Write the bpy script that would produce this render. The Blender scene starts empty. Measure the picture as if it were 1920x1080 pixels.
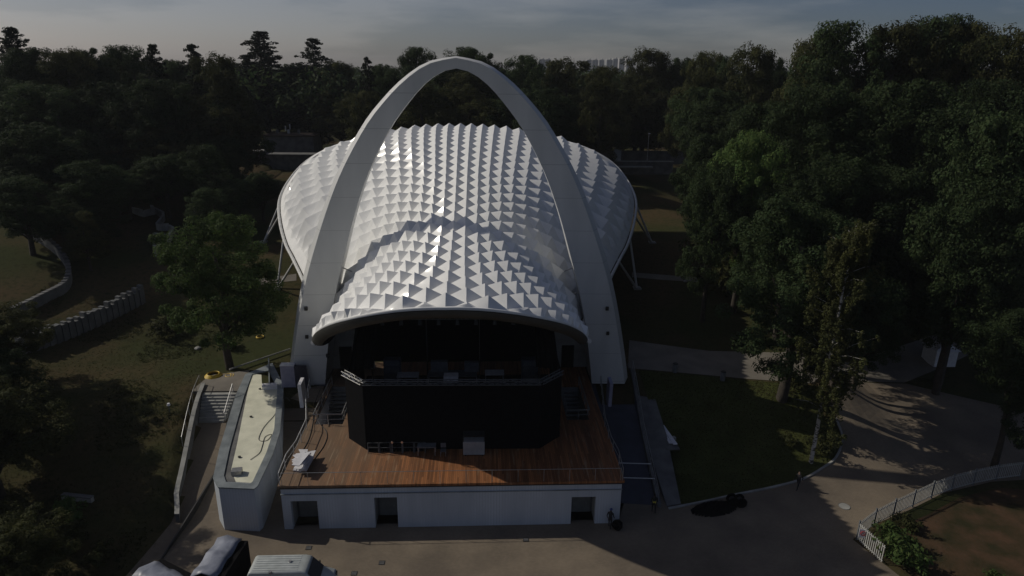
import bpy, bmesh, math, random
import numpy as np
from mathutils import Vector, Matrix
R = math.radians
HAZE = .00013
rnd = random.Random(7)
SC = bpy.context.scene
COL = SC.collection

# ------------------------------------------------------------------ camera
CH = 34.0
CF, CP, CYAW, CROLL, CX = 1250.0, .3180, .0492, .0134, .0630 * CH
cam_d = bpy.data.cameras.new("camera")
cam = bpy.data.objects.new("camera", cam_d)
COL.objects.link(cam)
SC.camera = cam
cam_d.sensor_width = 36.0
cam_d.lens = 36.0 * CF / 1920.0
cam_d.clip_start = 0.5
cam_d.clip_end = 20000
fw = Vector((math.sin(CYAW) * math.cos(CP), math.cos(CYAW) * math.cos(CP), -math.sin(CP)))
rt0 = Vector((math.cos(CYAW), -math.sin(CYAW), 0))
up0 = rt0.cross(fw)
rt = rt0 * math.cos(CROLL) + up0 * math.sin(CROLL)
up = -rt0 * math.sin(CROLL) + up0 * math.cos(CROLL)
M = Matrix((rt, up, -fw)).transposed().to_4x4()
M.translation = Vector((CX, 0, CH))
cam.matrix_world = M

# ------------------------------------------------------------------ light
SUN_EL, SUN_AZ = 34.5, -17.0        # shadows run along +x turned 17 degrees towards the camera
az = R(SUN_AZ)
to_sun = Vector((-math.cos(az) * math.cos(R(SUN_EL)), -math.sin(az) * math.cos(R(SUN_EL)), math.sin(R(SUN_EL))))
sd = bpy.data.lights.new("sun", 'SUN')
sd.energy = 5.0
sd.angle = R(0.5)
sd.color = (1.0, .93, .81)
so = bpy.data.objects.new("sun", sd)
COL.objects.link(so)
so.rotation_euler = to_sun.to_track_quat('Z', 'Y').to_euler()
W = bpy.data.worlds.new("World")
SC.world = W
W.use_nodes = True
nt = W.node_tree
nt.nodes.clear()
wo = nt.nodes.new('ShaderNodeOutputWorld')
bg = nt.nodes.new('ShaderNodeBackground')
sky = nt.nodes.new('ShaderNodeTexSky')
sky.sky_type = 'NISHITA'
sky.sun_disc = False
sky.sun_elevation = R(SUN_EL)
sky.sun_rotation = math.atan2(to_sun.x, to_sun.y)
sky.altitude = 100
sky.air_density = 1.0
sky.dust_density = 1.0
sky.ozone_density = 2.0
bg.inputs['Strength'].default_value = 0.05
# thin veil of cloud over the blue, thicker towards the horizon
tc = nt.nodes.new('ShaderNodeTexCoord')
mp = nt.nodes.new('ShaderNodeMapping')
mp.inputs['Scale'].default_value = (1.2, 1.2, 7.0)
nz = nt.nodes.new('ShaderNodeTexNoise')
nz.inputs['Scale'].default_value = 2.2
nz.inputs['Detail'].default_value = 6
nz.inputs['Roughness'].default_value = .55
cr = nt.nodes.new('ShaderNodeValToRGB')
cr.color_ramp.elements[0].position = .42
cr.color_ramp.elements[0].color = (0, 0, 0, 1)
cr.color_ramp.elements[1].position = .62
cr.color_ramp.elements[1].color = (1, 1, 1, 1)
hs = nt.nodes.new('ShaderNodeHueSaturation')
hs.inputs['Saturation'].default_value = .55
hs.inputs['Hue'].default_value = .5
hs.inputs['Value'].default_value = 1.85
mx = nt.nodes.new('ShaderNodeMixRGB')
ml = nt.nodes.new('ShaderNodeMath')
ml.operation = 'MULTIPLY_ADD'
ml.inputs[1].default_value = .75
ml.inputs[2].default_value = .0
nt.links.new(tc.outputs['Generated'], mp.inputs[0])
nt.links.new(mp.outputs[0], nz.inputs['Vector'])
nt.links.new(nz.outputs['Fac'], cr.inputs[0])
nt.links.new(cr.outputs[0], ml.inputs[0])
sun_h = Vector((to_sun.x, to_sun.y, 0)).normalized()
dp = nt.nodes.new('ShaderNodeVectorMath'); dp.operation = 'DOT_PRODUCT'; dp.inputs[1].default_value = tuple(sun_h)
nt.links.new(tc.outputs['Generated'], dp.inputs[0])
dr = nt.nodes.new('ShaderNodeMapRange'); dr.inputs['From Min'].default_value = -.35; dr.inputs['From Max'].default_value = .9; dr.inputs['To Min'].default_value = 0; dr.inputs['To Max'].default_value = .85
nt.links.new(dp.outputs['Value'], dr.inputs[0])
adc = nt.nodes.new('ShaderNodeMath'); adc.operation = 'ADD'; adc.use_clamp = True
nt.links.new(ml.outputs[0], adc.inputs[0]); nt.links.new(dr.outputs[0], adc.inputs[1])
nt.links.new(adc.outputs[0], mx.inputs['Fac'])
nt.links.new(sky.outputs[0], hs.inputs['Color'])
nt.links.new(sky.outputs[0], mx.inputs[1])
wm = nt.nodes.new('ShaderNodeMixRGB'); wm.blend_type = 'MULTIPLY'; wm.inputs['Fac'].default_value = 1
wm.inputs[2].default_value = (1.12, 1.0, .84, 1)
nt.links.new(hs.outputs[0], wm.inputs[1])
nt.links.new(wm.outputs[0], mx.inputs[2])
wb = nt.nodes.new('ShaderNodeMixRGB'); wb.blend_type = 'MULTIPLY'; wb.inputs['Fac'].default_value = 1
wb.inputs[2].default_value = (.90, .98, 1.27, 1)
nt.links.new(mx.outputs[0], wb.inputs[1])
nt.links.new(wb.outputs[0], bg.inputs['Color'])
nt.links.new(bg.outputs[0], wo.inputs[0])

SC.view_settings.view_transform = 'Standard'
SC.view_settings.look = 'None'
SC.view_settings.exposure = -1.12
SC.view_settings.gamma = 1
SC.cycles.max_bounces = 5
SC.cycles.diffuse_bounces = 3
SC.cycles.glossy_bounces = 2
SC.cycles.transmission_bounces = 2
SC.cycles.transparent_max_bounces = 6

# ------------------------------------------------------------------ survey helpers (pixel of the photo -> metres)
def ray(px, py):
    u, v = px - 960, py - 540
    c, s = math.cos(-CROLL), math.sin(-CROLL)
    u, v = u * c - v * s, u * s + v * c
    d = fw + rt0 * (u / CF) - up0 * (v / CF)
    return d
def G(px, py, z=0.0):
    d = ray(px, py); t = (z - CH) / d.z
    return Vector((CX + d.x * t, d.y * t, z))
def YP(px, py, y):
    d = ray(px, py); t = y / d.y
    return Vector((CX + d.x * t, y, CH + d.z * t))
def ss(t):
    t = max(0.0, min(1.0, t)); return t * t * (3 - 2 * t)

# ------------------------------------------------------------------ materials
MATS = {}
def mat(name, c1, c2=None, scale=3.0, rough=.8, metal=0.0, bump=0.0, bscale=None, detail=4, spec=.4, contrast=(.35, .65), coord='Object', stretch=None):
    if name in MATS: return MATS[name]
    m = bpy.data.materials.new(name); m.use_nodes = True
    n = m.node_tree.nodes; l = m.node_tree.links
    b = n['Principled BSDF']
    b.inputs['Roughness'].default_value = rough
    b.inputs['Metallic'].default_value = metal
    b.inputs['Specular IOR Level'].default_value = spec
    c2 = c2 or tuple(x * .75 for x in c1)
    t = n.new('ShaderNodeTexCoord')
    mpp = n.new('ShaderNodeMapping'); l.new(t.outputs[coord], mpp.inputs[0])
    if stretch: mpp.inputs['Scale'].default_value = stretch
    z = n.new('ShaderNodeTexNoise'); z.inputs['Scale'].default_value = scale; z.inputs['Detail'].default_value = detail
    l.new(mpp.outputs[0], z.inputs['Vector'])
    r = n.new('ShaderNodeValToRGB')
    r.color_ramp.elements[0].position = contrast[0]; r.color_ramp.elements[1].position = contrast[1]
    r.color_ramp.elements[0].color = (*c2, 1); r.color_ramp.elements[1].color = (*c1, 1)
    l.new(z.outputs['Fac'], r.inputs[0]); l.new(r.outputs[0], b.inputs['Base Color'])
    if bump:
        z2 = n.new('ShaderNodeTexNoise'); z2.inputs['Scale'].default_value = bscale or scale * 4; z2.inputs['Detail'].default_value = 3
        l.new(mpp.outputs[0], z2.inputs['Vector'])
        bp = n.new('ShaderNodeBump'); bp.inputs['Strength'].default_value = bump; bp.inputs['Distance'].default_value = .05
        l.new(z2.outputs['Fac'], bp.inputs['Height']); l.new(bp.outputs[0], b.inputs['Normal'])
    MATS[name] = m
    return m
def col_chain(m, mode, fac_node_out, col, fac=1.0, after=None):
    """mix a pattern over the base colour"""
    n = m.node_tree.nodes; l = m.node_tree.links; b = n['Principled BSDF']
    src = b.inputs['Base Color'].links[0].from_socket
    x = n.new('ShaderNodeMixRGB'); x.blend_type = mode
    l.new(fac_node_out, x.inputs['Fac']); l.new(src, x.inputs[1]); x.inputs[2].default_value = (*col, 1)
    l.new(x.outputs[0], b.inputs['Base Color'])
def stripes(m, axis, period, width, col, coord='Object', mode='MIX'):
    n = m.node_tree.nodes; l = m.node_tree.links
    t = n.new('ShaderNodeTexCoord'); s = n.new('ShaderNodeSeparateXYZ'); l.new(t.outputs[coord], s.inputs[0])
    d = n.new('ShaderNodeMath'); d.operation = 'DIVIDE'; d.inputs[1].default_value = period; l.new(s.outputs[axis], d.inputs[0])
    f = n.new('ShaderNodeMath'); f.operation = 'FRACT'; l.new(d.outputs[0], f.inputs[0])
    g = n.new('ShaderNodeMath'); g.operation = 'LESS_THAN'; g.inputs[1].default_value = width; l.new(f.outputs[0], g.inputs[0])
    col_chain(m, mode, g.outputs[0], col)
    return g

white_mem = mat('white_membrane', (.85, .85, .83), (.79, .795, .78), 1.2, rough=.5, spec=.14)
white_mem.node_tree.nodes['Principled BSDF'].inputs['Coat Weight'].default_value = .10
white_mem.node_tree.nodes['Principled BSDF'].inputs['Coat Roughness'].default_value = .12
white_paint = mat('arch_paint', (.62, .625, .61), (.50, .51, .50), .35, rough=.5, bump=.05, bscale=2, detail=9, stretch=(1, 1, .22), contrast=(.3, .62))
white_metal = mat('white_metal', (.62, .62, .61), (.5, .5, .49), 2, rough=.35)
rim_mat = mat('rim_metal', (.66, .66, .64), (.56, .56, .54), 2, rough=.4)
grey_metal = mat('galvanised_steel', (.42, .42, .42), (.3, .3, .3), 5, rough=.4, metal=.6)
chrome = mat('bright_aluminium', (.78, .78, .78), (.6, .6, .6), 5, rough=.25, metal=.9)
black_cloth = mat('black_cloth', (.006, .006, .007), (.003, .003, .004), 3, rough=.95, spec=.1)
dark_int = mat('dark_interior', (.02, .018, .016), (.01, .009, .008), 2, rough=.9, spec=.1)
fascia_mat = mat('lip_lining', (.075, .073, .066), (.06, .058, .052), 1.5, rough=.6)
wood_soffit = mat('brown_soffit', (.06, .035, .025), (.035, .02, .015), 2, rough=.7)
conc = mat('concrete', (.34, .34, .32), (.24, .24, .225), .9, rough=.9, bump=.3, bscale=6, detail=8)
dconc = mat('dark_concrete', (.16, .16, .155), (.10, .10, .10), .8, rough=.9, bump=.2, bscale=5, detail=8)
coping = mat('zinc_coping', (.30, .33, .34), (.20, .225, .235), 1.1, rough=.45, metal=.25, detail=8)
membrane_y = mat('cream_roofing', (.74, .73, .58), (.60, .60, .47), .8, rough=.8, detail=8, contrast=(.3, .6))
blue_floor = mat('blue_grey_floor', (.055, .06, .082), (.038, .042, .058), .8, rough=.7, detail=7)
lilac = mat('primer_board', (.30, .30, .40), (.24, .24, .33), 2, rough=.6)
white_slab = mat('white_slab', (.74, .74, .76), (.64, .64, .67), 3, rough=.5)
navy = mat('navy_panel', (.03, .03, .05), (.02, .02, .035), 2, rough=.6)
yellow = mat('yellow_hose', (.65, .45, .05), (.5, .33, .03), 3, rough=.5)
cable_m = mat('dark_cable', (.03, .03, .03), None, 3, rough=.6)
redm = mat('red_paint', (.5, .04, .04), None, 3, rough=.5)
glass_m = mat('dark_glass', (.015, .018, .022), None, 2, rough=.08, spec=.8)
tyre_m = mat('tyre', (.02, .02, .02), None, 5, rough=.9)
door_m = mat('door_grey', (.20, .21, .20), (.16, .165, .16), 1.5, rough=.6)
dk1 = mat('dark_grey_equipment', (.15, .16, .17), (.10, .11, .12), 3, rough=.6)
dk2 = mat('light_grey_equipment', (.62, .63, .64), (.5, .5, .51), 3, rough=.6)
dkb = mat('blue_black_equipment', (.10, .115, .14), (.07, .08, .10), 3, rough=.5)
grass_m = mat('grass', (.075, .085, .028), (.045, .052, .016), .5, rough=1, spec=.05, bump=.6, bscale=5, detail=10, contrast=(.3, .7))

def ribbed(name, c1, c2):
    m = mat(name, c1, c2, .5, rough=.6, detail=9, stretch=(1, 1, .22))
    stripes(m, 0, .22, .28, tuple(x * .84 for x in c1))
    return m
wall_rib = ribbed('ribbed_cladding', (.52, .56, .61), (.38, .42, .47))

def deck_mat():
    m = mat('deck_planks', (.32, .128, .047), (.20, .083, .034), .55, rough=.62, detail=9, stretch=(2.5, .16, 1), spec=.35)
    n = m.node_tree.nodes; l = m.node_tree.links
    t = n.new('ShaderNodeTexCoord'); s = n.new('ShaderNodeSeparateXYZ'); l.new(t.outputs['Object'], s.inputs[0])
    d = n.new('ShaderNodeMath'); d.operation = 'DIVIDE'; d.inputs[1].default_value = .145; l.new(s.outputs[0], d.inputs[0])
    fl = n.new('ShaderNodeMath'); fl.operation = 'FLOOR'; l.new(d.outputs[0], fl.inputs[0])
    dy = n.new('ShaderNodeMath'); dy.operation = 'DIVIDE'; dy.inputs[1].default_value = 3.1; l.new(s.outputs[1], dy.inputs[0])
    ad = n.new('ShaderNodeMath'); ad.operation = 'MULTIPLY_ADD'; ad.inputs[1].default_value = .37; l.new(fl.outputs[0], ad.inputs[0]); l.new(dy.outputs[0], ad.inputs[2])
    f2 = n.new('ShaderNodeMath'); f2.operation = 'FLOOR'; l.new(ad.outputs[0], f2.inputs[0])
    cb = n.new('ShaderNodeCombineXYZ'); l.new(fl.outputs[0], cb.inputs[0]); l.new(f2.outputs[0], cb.inputs[1])
    wn = n.new('ShaderNodeTexWhiteNoise'); wn.noise_dimensions = '2D'; l.new(cb.outputs[0], wn.inputs['Vector'])
    mr = n.new('ShaderNodeMapRange'); mr.inputs['To Min'].default_value = .62; mr.inputs['To Max'].default_value = 1.25; l.new(wn.outputs[0], mr.inputs[0])
    b = n['Principled BSDF']; src = b.inputs['Base Color'].links[0].from_socket
    hsv = n.new('ShaderNodeHueSaturation'); l.new(src, hsv.inputs['Color']); l.new(mr.outputs[0], hsv.inputs['Value'])
    l.new(hsv.outputs[0], b.inputs['Base Color'])
    stripes(m, 0, .145, .08, (.03, .015, .008))
    # greyed, foot-worn planks towards the left side
    z = n.new('ShaderNodeTexNoise'); z.inputs['Scale'].default_value = .10; z.inputs['Detail'].default_value = 5
    l.new(t.outputs['Object'], z.inputs['Vector'])
    mx_ = n.new('ShaderNodeMapRange'); mx_.inputs['From Min'].default_value = -2; mx_.inputs['From Max'].default_value = -10; mx_.inputs['To Max'].default_value = 1.7; l.new(s.outputs[0], mx_.inputs[0])
    mu = n.new('ShaderNodeMath'); mu.operation = 'MULTIPLY'; l.new(z.outputs['Fac'], mu.inputs[0]); l.new(mx_.outputs[0], mu.inputs[1])
    mu.use_clamp = True
    col_chain(m, 'MIX', mu.outputs[0], (.165, .12, .08))
    mpk = n.new('ShaderNodeMapping'); mpk.inputs['Scale'].default_value = (3.2, .22, 1); mpk.inputs['Rotation'].default_value = (0, 0, -.12); l.new(t.outputs['Object'], mpk.inputs[0])
    zk = n.new('ShaderNodeTexNoise'); zk.inputs['Scale'].default_value = 1.6; zk.inputs['Detail'].default_value = 6; l.new(mpk.outputs[0], zk.inputs['Vector'])
    rk = n.new('ShaderNodeValToRGB'); rk.color_ramp.elements[0].position = .58; rk.color_ramp.elements[1].position = .72; rk.color_ramp.elements[0].color = (0, 0, 0, 1); rk.color_ramp.elements[1].color = (.6, .6, .6, 1); l.new(zk.outputs['Fac'], rk.inputs[0])
    col_chain(m, 'MIX', rk.outputs[0], (.34, .25, .16))
    return m
deck_m = deck_mat()

def paving_mat():
    m = mat('plaza_paving', (.235, .190, .138), (.150, .122, .092), .22, rough=.92, detail=10, bump=.15, bscale=3)
    n = m.node_tree.nodes; l = m.node_tree.links
    t = n.new('ShaderNodeTexCoord')
    mp_ = n.new('ShaderNodeMapping'); l.new(t.outputs['Object'], mp_.inputs[0])
    br = n.new('ShaderNodeTexBrick'); br.inputs['Scale'].default_value = 2.6
    br.inputs['Color1'].default_value = (1, 1, 1, 1); br.inputs['Color2'].default_value = (.80, .80, .80, 1); br.inputs['Mortar'].default_value = (.55, .55, .55, 1)
    br.inputs['Mortar Size'].default_value = .02
    l.new(mp_.outputs[0], br.inputs['Vector'])
    b = n['Principled BSDF']; src = b.inputs['Base Color'].links[0].from_socket
    x = n.new('ShaderNodeMixRGB'); x.blend_type = 'MULTIPLY'; x.inputs['Fac'].default_value = .8
    l.new(src, x.inputs[1]); l.new(br.outputs[0], x.inputs[2]); l.new(x.outputs[0], b.inputs['Base Color'])
    return m
pave_m = paving_mat()
path_m = mat('path_gravel', (.21, .19, .16), (.15, .135, .115), .4, rough=.95, detail=9, bump=.1)

def ground_mat():
    m = mat('park_ground', (.040, .046, .018), (.072, .052, .028), .09, rough=1, spec=.05, detail=11, bump=.8, bscale=2.5, contrast=(.38, .6))
    n = m.node_tree.nodes; l = m.node_tree.links
    z = n.new('ShaderNodeTexNoise'); z.inputs['Scale'].default_value = 1.8; z.inputs['Detail'].default_value = 8
    t = n.new('ShaderNodeTexCoord'); l.new(t.outputs['Object'], z.inputs['Vector'])
    r = n.new('ShaderNodeValToRGB'); r.color_ramp.elements[0].position = .5; r.color_ramp.elements[1].position = .68
    r.color_ramp.elements[0].color = (0, 0, 0, 1); r.color_ramp.elements[1].color = (.8, .8, .8, 1)
    l.new(z.outputs['Fac'], r.inputs[0])
    col_chain(m, 'MIX', r.outputs[0], (.030, .034, .014))
    return m
ground_m = ground_mat()
soil_m = mat('bare_soil', (.085, .052, .032), (.034, .032, .016), .5, rough=1, spec=.05, detail=10, bump=.7, bscale=4)

def leaf_mat(name, c1, c2, scale=.35):
    m = mat(name, c1, c2, scale, rough=.75, spec=.12, detail=5, contrast=(.38, .62))
    n = m.node_tree.nodes; l = m.node_tree.links; b = n['Principled BSDF']
    tr_ = n.new('ShaderNodeBsdfTranslucent'); ms_ = n.new('ShaderNodeMixShader'); ms_.inputs[0].default_value = .38
    l.new(b.outputs[0], ms_.inputs[1]); l.new(tr_.outputs[0], ms_.inputs[2]); l.new(ms_.outputs[0], n['Material Output'].inputs['Surface'])
    oi = n.new('ShaderNodeObjectInfo')
    mr = n.new('ShaderNodeMapRange'); mr.inputs['To Min'].default_value = .72; mr.inputs['To Max'].default_value = 1.28
    l.new(oi.outputs['Random'], mr.inputs[0])
    src = b.inputs['Base Color'].links[0].from_socket
    h = n.new('ShaderNodeHueSaturation'); l.new(src, h.inputs['Color']); l.new(mr.outputs[0], h.inputs['Value'])
    gi = n.new('ShaderNodeNewGeometry')
    mr2 = n.new('ShaderNodeMapRange'); mr2.inputs['To Min'].default_value = .488; mr2.inputs['To Max'].default_value = .532
    l.new(gi.outputs['Random Per Island'], mr2.inputs[0]); l.new(mr2.outputs[0], h.inputs['Hue'])
    l.new(h.outputs[0], b.inputs['Base Color']); l.new(h.outputs[0], tr_.inputs['Color'])
    return m
leaf_a = leaf_mat('foliage_deep', (.045, .065, .025), (.028, .041, .016))
leaf_b = leaf_mat('foliage_olive', (.068, .070, .024), (.042, .046, .018))
leaf_c = leaf_mat('foliage_fresh', (.100, .145, .042), (.064, .094, .028), .6)
leaf_d = leaf_mat('foliage_conifer', (.018, .025, .014), (.010, .014, .009))
leaf_e = leaf_mat('foliage_birch', (.085, .088, .030), (.052, .056, .022), .8)
bark_m = mat('bark', (.055, .045, .035), (.03, .025, .02), 2, rough=.95, bump=.6, bscale=8)
birch_bark = mat('birch_bark', (.42, .40, .36), (.04, .035, .03), 2.2, rough=.8, detail=3, contrast=(.42, .5), stretch=(1, 1, 2.2))
pale_bark = mat('pale_bark', (.17, .15, .12), (.08, .07, .055), 2, rough=.9)

# ------------------------------------------------------------------ mesh builder
class MB:
    def __init__(s): s.v = []; s.f = []
    def add(s, vs, fs):
        o = len(s.v); s.v += [tuple(v) for v in vs]; s.f += [tuple(i + o for i in f) for f in fs]
    def box(s, c, d, rz=0, rx=0, ry=0, taper=1.0):
        mt = Matrix.Rotation(rz, 3, 'Z') @ Matrix.Rotation(ry, 3, 'Y') @ Matrix.Rotation(rx, 3, 'X')
        vs = []
        for z in (-.5, .5):
            k = taper if z > 0 else 1
            for x, y in ((-.5, -.5), (.5, -.5), (.5, .5), (-.5, .5)):
                vs.append(Vector(c) + mt @ Vector((x * d[0] * k, y * d[1] * k, z * d[2])))
        s.add(vs, [(0, 3, 2, 1), (4, 5, 6, 7), (0, 1, 5, 4), (1, 2, 6, 5), (2, 3, 7, 6), (3, 0, 4, 7)])
        return s
    def prism(s, poly, z0, z1):
        n = len(poly)
        zz = lambda z, i: z[i] if isinstance(z, (list, tuple)) else z
        vs = [(p[0], p[1], zz(z0, i)) for i, p in enumerate(poly)] + [(p[0], p[1], zz(z1, i)) for i, p in enumerate(poly)]
        s.add(vs, [tuple(range(n - 1, -1, -1)), tuple(range(n, 2 * n))] + [(i, (i + 1) % n, n + (i + 1) % n, n + i) for i in range(n)])
        return s
    def tube(s, pts, r, n=6, closed=False, caps=True):
        pts = [Vector(p) for p in pts]; m = len(pts)
        rr = r if isinstance(r, (list, tuple)) else [r] * m
        vs = []; prev = None
        for i, p in enumerate(pts):
            if closed: t = pts[(i + 1) % m] - pts[i - 1]
            else: t = pts[min(i + 1, m - 1)] - pts[max(i - 1, 0)]
            t.normalize()
            a = prev if prev is not None else (Vector((0, 0, 1)) if abs(t.z) < .9 else Vector((1, 0, 0)))
            a = (a - t * a.dot(t)); a.normalize(); prev = a
            b = t.cross(a)
            for k in range(n):
                w = 2 * math.pi * k / n
                vs.append(p + (a * math.cos(w) + b * math.sin(w)) * rr[i])
        fs = []
        for i in range(m if closed else m - 1):
            j = (i + 1) % m
            for k in range(n):
                fs.append((i * n + k, i * n + (k + 1) % n, j * n + (k + 1) % n, j * n + k))
        if not closed and caps:
            fs.append(tuple(range(n - 1, -1, -1))); fs.append(tuple((m - 1) * n + k for k in range(n)))
        s.add(vs, fs)
        return s
    def beam(s, a, b, w, h):
        a = Vector(a); b = Vector(b); t = (b - a).normalized()
        sd_ = t.cross(Vector((0, 0, 1)))
        if sd_.length < .01: sd_ = Vector((1, 0, 0))
        sd_.normalize(); u = sd_.cross(t)
        vs = []
        for p in (a, b):
            for x, y in ((-.5, -.5), (.5, -.5), (.5, .5), (-.5, .5)): vs.append(p + sd_ * w * x + u * h * y)
        s.add(vs, [(0, 3, 2, 1), (4, 5, 6, 7), (0, 1, 5, 4), (1, 2, 6, 5), (2, 3, 7, 6), (3, 0, 4, 7)])
        return s
    def build(s, name, m, parent=None, smooth=False, bevel=0, **kw):
        me = bpy.data.meshes.new(name)
        off = parent_loc(parent)
        me.from_pydata([(v[0] - off.x, v[1] - off.y, v[2] - off.z) for v in s.v], [], s.f)
        me.materials.append(m)
        if smooth:
            me.polygons.foreach_set('use_smooth', [True] * len(me.polygons))
            try: me.set_sharp_from_angle(angle=R(smooth if smooth is not True else 40))
            except Exception: pass
        me.update()
        o = bpy.data.objects.new(name, me); COL.objects.link(o)
        if parent: o.parent = parent
        if bevel:
            b = o.modifiers.new('bevel', 'BEVEL'); b.width = bevel; b.segments = 2; b.limit_method = 'ANGLE'
        tag(o, **kw)
        return o
def parent_loc(p):
    v = Vector((0, 0, 0))
    while p is not None: v += p.location; p = p.parent
    return v
def tag(o, label=None, cat=None, group=None, kind=None):
    if label: o['label'] = label
    if cat: o['category'] = cat
    if group: o['group'] = group
    if kind: o['kind'] = kind
    return o
def thing(name, loc, label, cat, group=None):
    o = bpy.data.objects.new(name, None); COL.objects.link(o); o.location = loc; o.empty_display_size = .3
    return tag(o, label, cat, group)
def children(o): return [c for c in list(COL.objects) if c.parent == o]
def copy_tree(o, loc=None, rz=None, label=None, parent=None, scale=None):
    c = o.copy(); COL.objects.link(c); c.parent = parent
    if loc is not None: c.location = loc
    if rz is not None: c.rotation_euler = (0, 0, rz)
    if scale is not None: c.scale = scale
    if label: c['label'] = label
    for ch in children(o): copy_tree(ch, parent=c)
    return c

# ------------------------------------------------------------------ terrain
Z1 = 3.9
WALLX = lambda y: -22.4 - (y - 46.9) * .205      # line of the low retaining wall left of the annex
def zt(x, y):
    r = 3.8 * ss((y - 49) / 15)
    if x < WALLX(y) - .3:
        r = max(.9 + 3.0 * ss((y - 45) / 14), r) if y > 35 else .9 * ss((y - 22) / 13)
        r += 3.0 * ss((-x - 34) / 30)
        kx = ss((WALLX(y) - x - .3) / 6); r *= kx + (1 - kx) * ss((y - 43.5) / 3.5)
    elif x < -13.2 and y < 59.2:
        r = 2.3 * max(0, min(1, (y - 45.5) / 10.8))
    elif x < -13.2: r = 3.8 if y > 60 else 2.3 + 1.5 * ss((y - 59.2) / .8)
    elif x < 17.2 and y < 62: r = 0.0 if y < 49 or abs(x) < 13.2 else min(r, 3.9 * max(0, (y - 46) / 16) - .35)
    if x > 17.2:
        k = ss((x - 37) / 9)
        r = r * (1 - k) + k * 2.2 * ss((y - 56) / 25)
        r += 5 * ss((x - 58) / 40) * ss((y - 45) / 30)
    r += 5.2 * ss((y - 68) / 34) + 2.0 * ss((y - 118) / 50) + 4 * ss((-x - 60) / 60) * ss((y - 40) / 40)
    return r
def GT(px, py):
    d = ray(px, py); t = 20.0; p = None
    while t < 600:
        x, y, z = CX + d.x * t, d.y * t, CH + d.z * t
        if z < zt(x, y): break
        t += .4
    return Vector((x, y, zt(x, y)))
def axis(lo, hi, fine_lo, fine_hi, f, c):
    a = []; v = fine_lo
    while v < fine_hi: a.append(v); v += f
    b = []; v = fine_lo - f; st = f
    while v > lo: b.append(v); st = min(st * 1.18, c); v -= st
    b.append(lo); d = []; v = fine_hi; st = f
    while v < hi: d.append(v); st = min(st * 1.18, c); v += st
    d.append(hi)
    return b[::-1] + a + d
xs = axis(-4000, 4000, -50, 52, .8, 400); ys = axis(-800, 9000, 26, 92, .8, 500)
mb = MB()
mb.v = [(x, y, zt(x, y)) for y in ys for x in xs]
nx = len(xs)
mb.f = [(j * nx + i, j * nx + i + 1, (j + 1) * nx + i + 1, (j + 1) * nx + i) for j in range(len(ys) - 1) for i in range(nx - 1)]
mb.build('ground', ground_m, smooth=180, kind='structure')

def sheet(name, poly, m, lift=.02, step=1.0, kind='structure', zf=None, **kw):
    """flat covering laid on the terrain: polygon clipped grid that follows the ground"""
    zf = zf or zt
    bm = bmesh.new()
    f = bm.faces.new([bm.verts.new((p[0], p[1], 0)) for p in poly])
    bmesh.ops.triangulate(bm, faces=[f])
    x0, x1 = min(p[0] for p in poly), max(p[0] for p in poly); y0, y1 = min(p[1] for p in poly), max(p[1] for p in poly)
    v = x0 + step
    while v < x1:
        bmesh.ops.bisect_plane(bm, geom=bm.verts[:] + bm.edges[:] + bm.faces[:], plane_co=(v, 0, 0), plane_no=(1, 0, 0)); v += step
    v = y0 + step
    while v < y1:
        bmesh.ops.bisect_plane(bm, geom=bm.verts[:] + bm.edges[:] + bm.faces[:], plane_co=(0, v, 0), plane_no=(0, 1, 0)); v += step
    for vv in bm.verts: vv.co.z = zf(vv.co.x, vv.co.y) + lift
    bmesh.ops.recalc_face_normals(bm, faces=bm.faces)
    me = bpy.data.meshes.new(name); bm.to_mesh(me); bm.free(); me.materials.append(m)
    if len(me.polygons) and me.polygons[0].normal.z < 0: me.flip_normals()
    o = bpy.data.objects.new(name, me); COL.objects.link(o); tag(o, kind=kind, **kw)
    return o
def smooth_curve(pts, n=6):
    out = []
    P = [Vector(p) for p in pts]; P = [P[0] * 2 - P[1]] + P + [P[-1] * 2 - P[-2]]
    for i in range(1, len(P) - 2):
        for k in range(n):
            t = k / n
            out.append(.5 * ((2 * P[i]) + (P[i + 1] - P[i - 1]) * t + (2 * P[i - 1] - 5 * P[i] + 4 * P[i + 1] - P[i + 2]) * t * t + (-P[i - 1] + 3 * P[i] - 3 * P[i + 1] + P[i + 2]) * t ** 3))
    out.append(P[-2]); return out
# plaza in front, with the curved kerb of the lawn at its back
kerb = smooth_curve([(17.4, 45.4, 0), (20.5, 46.2, 0), (23.6, 47.1, 0), (27, 48.0, 0), (30.2, 49.1, 0), (32.8, 50.6, 0), (34.8, 52.0, 0), (36.4, 54.2, 0), (36.8, 56.4, 0)])
plaza = [(-22.6, 38.2), (-14, 30), (30, 24), (33, 34), (30.6, 41.3), (33, 42.9), (37, 44.6), (41.6, 46.9), (47, 48.4), (56, 49), (64, 58), (57, 62), (50, 66), (41, 66.5), (38, 62.5)] + [(p.x, p.y) for p in kerb[::-1]] + [(17.4, 49), (14.8, 48.5), (13.1, 44.2), (-13.1, 44.2), (-13.1, 61), (-22.5, 57.0), (-24.4, 57.0), (-22.0, 44.8)]
sheet('plaza', plaza, pave_m, .03)
# side paths at arch level
sheet('path', [(17.8, 64.2), (24, 62.9), (30, 61.8), (36.5, 61.0), (38.4, 62.8), (41, 66.7), (50, 66.2), (62, 72), (60, 76), (46, 70.5), (36, 68), (28, 68.6), (19.5, 71.5)], path_m, .03)
sheet('path', [tuple(GT(*q)[:2]) for q in ((1185, 513), (1240, 517), (1312, 523), (1318, 531), (1240, 527), (1185, 521))], path_m, .03)
sheet('path', [tuple(GT(*q)[:2]) for q in ((455, 530), (500, 524), (556, 516), (556, 527), (505, 532), (462, 538))], path_m, .03)
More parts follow.
